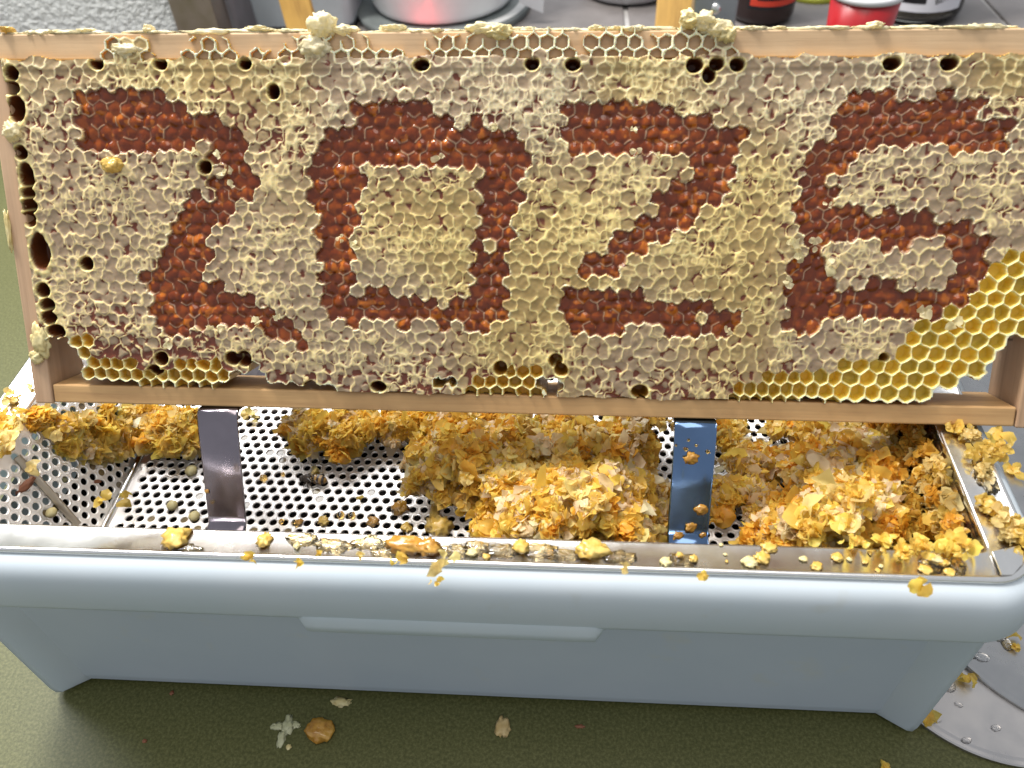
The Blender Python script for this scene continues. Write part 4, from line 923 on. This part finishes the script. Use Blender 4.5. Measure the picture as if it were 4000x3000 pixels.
# white crate
cr = empty('white_crate', (0, .78, 0)); tag(cr, 'pale blue-white plastic crate with black base behind the frame', 'crate')
CRM = plain('crate_plastic', (.50, .56, .60), .4, var=.05); BLKP = plain('black_rubber', (.012, .012, .014), .5)
xa, xb = onz(985, 103, .006)[0], onz(1372, 103, .006)[0]; yc = onz(1150, 103, .006)[1]
rings = [np.array([(x, y-.78, z) for x, y in rrect(xa-e, xb+e, yc-e, yc+.14+e, .012, 5)]) for e, z in ((0, .006), (.001, .03), (.012, .16), (.015, .165))]
V, F = loft(rings); obj_np('body', V, F, CRM, cr)
bm = bmesh.new(); bm_box(bm, (xa-.002, yc-.78-.002, 0), (xb+.002, yc-.78+.142, .0058), .001); obj_bm('base', bm, BLKP, cr)
def lath(name, p0, p1, w, t, mat, label):
    p0 = Vector(p0); p1 = Vector(p1); d = (p1-p0); L = d.length; d.normalize(); x = d.cross(Vector((0, 1, 0))).normalized(); y = x.cross(d)
    bm = bmesh.new(); bm_box(bm, (-w/2, -t/2, 0), (w/2, t/2, L), .0008); o = obj_bm(name, bm, mat); o.matrix_world = Matrix(((x.x, y.x, d.x, p0.x), (x.y, y.y, d.y, p0.y), (x.z, y.z, d.z, p0.z), (0, 0, 0, 1))); return tag(o, label, 'lath')
LATH = wood_mat('lath_wood', (.46, .27, .06), (.28, .15, .03), (120, 120, 10))
pA = onz(1222, 250, .002); pB = ony(1135, -60, .735); lath('wooden_lath', pA, pB, .034, .008, LATH, 'yellow-brown wooden lath leaning against the white crate')
pA = onz(2610, 330, .0); pB = ony(2648, -60, .70); lath('wooden_lath', pA, pB, .038, .008, LATH, 'upright yellow-brown lath beside the grey metal bar')
bar_ = box_px('metal_bar', 2706, 2878, .665, .30, .02, steel('grey_bar', (.42, .44, .48), .35, .02)); tag(bar_, 'flat blue-grey metal bar with a bolt', 'metal bar')
pb = ony(2796, 36, .664); bm = bmesh.new(); bmesh.ops.create_uvsphere(bm, u_segments=14, v_segments=8, radius=.0045, matrix=Matrix.Translation(pb) @ Matrix.Diagonal((1.15, .7, 1.3, 1))); obj_bm('bolt', bm, STEEL, bar_, True)
# scale with the white bucket on it
sc = empty('kitchen_scale', (0, 0, 0)); tag(sc, 'round grey scale with red light under the white bucket', 'scale')
bcx, bcy = onz(1735, 40, 0)[0], onz(1735, 150, 0)[1]+.090
lathe('plate', [(.0005, .010), (.100, .010), (.1055, .009), (.107, .006), (.105, 0.0)], plain('scale_grey', (.16, .18, .18), .45), sc, 64, (bcx, bcy))
lathe('ring', [(.094, .0105), (.1035, .0108), (.1045, .0100)], plain('scale_rim', (.55, .56, .56), .4), sc, 48, (bcx, bcy), a0=-1.0, a1=.4)
lp = onz(1650, 122, .012); bm = bmesh.new(); bmesh.ops.create_uvsphere(bm, u_segments=12, v_segments=8, radius=.006, matrix=Matrix.Translation((lp[0], bcy-.1085, .005)))
t = NT('red_lamp'); t.set(Base_Color=(.8, .02, .02), Emission_Color=(1.0, .03, .03), Emission_Strength=3.0); obj_bm('indicator_lamp', bm, t.m, sc, True)
l = bpy.data.lights.new('red_glow', 'POINT'); l.energy = .035; l.color = (1, .08, .08); l.shadow_soft_size = .006; lo = bpy.data.objects.new('red_glow', l); COL.objects.link(lo); lo.location = (lp[0], bcy-.112, .010)
bk = lathe('bucket', [(.0005, .0108), (.076, .0108), (.083, .0135), (.0865, .020), (.092, .15), (.095, .20), (.098, .20), (.098, .19)], plain('white_bucket', (.86, .88, .90), .35, var=.03), None, 64, (bcx, bcy)); tag(bk, 'round white plastic bucket glowing red near its base', 'bucket')
# folded card and white tub behind
q = [ony(2015, -80, .80), ony(2128, -80, .80), ony(2122, 52, .80), ony(2030, 12, .80)]
bm = bmesh.new(); f0 = [bm.verts.new(tuple(p)) for p in q]; f1 = [bm.verts.new((p[0], p[1]+.0012, p[2])) for p in q]; bm.faces.new(f0); bm.faces.new(f1[::-1])
for i in range(4): bm.faces.new((f0[i], f0[(i+1) % 4], f1[(i+1) % 4], f1[i]))
tag(obj_bm('paper_card', bm, plain('white_card', (.55, .57, .60), .6, var=.03)), 'corner of a white card hanging beside the bucket', 'card')
wx, wy = onz(2462, 20, 0)[0], onz(2462, 32, 0)[1]+.058
tag(lathe('plastic_dish', [(.0005, .001), (.050, .001), (.056, .004), (.060, .012), (.064, .05), (.066, .05)], plain('dish_white', (.52, .53, .55), .4, var=.03), None, 48, (wx, wy)), 'round white plastic dish standing on grey tiles', 'dish')
# dark bottle with a black label edged in red
BG = plain('dark_bottle_glass', (.018, .006, .005), .08, var=.1); BLB = plain('black_label', (.004, .004, .006), .35); RED = plain('label_red', (.55, .045, .02), .45, var=.05)
ox, oy = onz(2986, 100, 0)[0], onz(2986, 108, 0)[1]+.034
bt = empty('dark_bottle', (ox, oy, 0)); tag(bt, 'dark brown bottle with black label outlined in orange red', 'bottle')
lathe('body', [(.0005, .0015), (.030, .0005), (.0345, .004), (.036, .010), (.036, .15), (.030, .17), (.014, .19), (.013, .23), (.0005, .23)], BG, bt, 56)
lathe('label', [(.0363, .020), (.0363, .13)], BLB, bt, 40, a0=math.radians(-128), a1=math.radians(20))
lathe('label_border', [(.0366, .0235), (.0366, .0295)], RED, bt, 40, a0=math.radians(-124), a1=math.radians(12))
lathe('label_border', [(.0366, .0295), (.0366, .125)], RED, bt, 6, a0=math.radians(-124), a1=math.radians(-112))
# lime lid, red cup, glass jar
gx_, gy_ = onz(3190, 5, 0)[0], onz(3190, 14, 0)[1]+.033
tag(lathe('lime_lid', [(.0005, .006), (.034, .006), (.036, .004), (.035, 0.0)], plain('lime_plastic', (.42, .45, .05), .4), None, 40, (gx_, gy_)), 'flat lime green lid lying on the grey tiles', 'lid')
cy_ = .66; cx_ = ony(3366, 60, cy_)[0]; zt = ony(3385, 2, cy_-.03)[2]
cup = empty('red_cup', (cx_, cy_, 0)); tag(cup, 'red plastic cup with thick white rim', 'cup')
lathe('body', [(.0005, .001), (.0265, .001), (.0275, .004), (.0325, zt-.004), (.0318, zt-.004), (.026, .006), (.0005, .006)], plain('red_plastic', (.36, .008, .012), .3, var=.05), cup, 48)
lathe('rim', [(.0315, zt-.006), (.0340, zt-.005), (.0352, zt-.002), (.0345, zt+.001), (.0320, zt+.0015), (.0312, zt-.001)], plain('cup_white', (.72, .73, .75), .4, var=.03), cup, 48)
jx_, jy_ = onz(3600, 100, 0)[0], onz(3600, 108, 0)[1]+.052
jar = empty('glass_jar', (jx_, jy_, 0)); tag(jar, 'round glass jar with honey remains and a white printed label', 'jar')
lathe('glass', [(.0005, .002), (.045, .001), (.0515, .004), (.0535, .010), (.0535, .12), (.050, .13), (.048, .13), (.0505, .118), (.0505, .011), (.047, .006), (.0005, .006)], glass('jar_glass', (.80, .80, .72), .03), jar, 56)
lathe('honey_residue', [(.0005, .0065), (.0465, .0065), (.0498, .012), (.0500, .030), (.046, .016), (.0005, .011)], plain('residue', (.20, .14, .055), .25, var=.4, scale=80), jar, 40)
zl = ony(3650, 44, jy_-.05)[2]
lathe('label', [(.0538, zl), (.0538, .10)], plain('jar_label', (.66, .67, .72), .5, var=.03), jar, 40, a0=math.radians(-140), a1=math.radians(-48))
lathe('label_panel', [(.0541, zl+.009), (.0541, .10)], BLB, jar, 20, a0=math.radians(-138), a1=math.radians(-96))
cu = bpy.data.curves.new('txt', 'FONT'); cu.body = 'BEKERAM'; cu.size = .0085; cu.extrude = .0001
to = bpy.data.objects.new('txt', cu); COL.objects.link(to); dg = bpy.context.evaluated_depsgraph_get(); me = bpy.data.meshes.new_from_object(to.evaluated_get(dg)); bpy.data.objects.remove(to)
me.materials.append(BLB); lt = link(bpy.data.objects.new('label_print', me), jar); an = math.radians(-82)
lt.location = (.0542*math.cos(an)-.003, .0542*math.sin(an)-.0006, zl+.008); lt.rotation_euler = Matrix.Rotation(math.radians(8), 3, 'Z').to_4x4().to_3x3().to_euler(); lt.rotation_euler = (math.radians(90), math.radians(-20), math.radians(12))
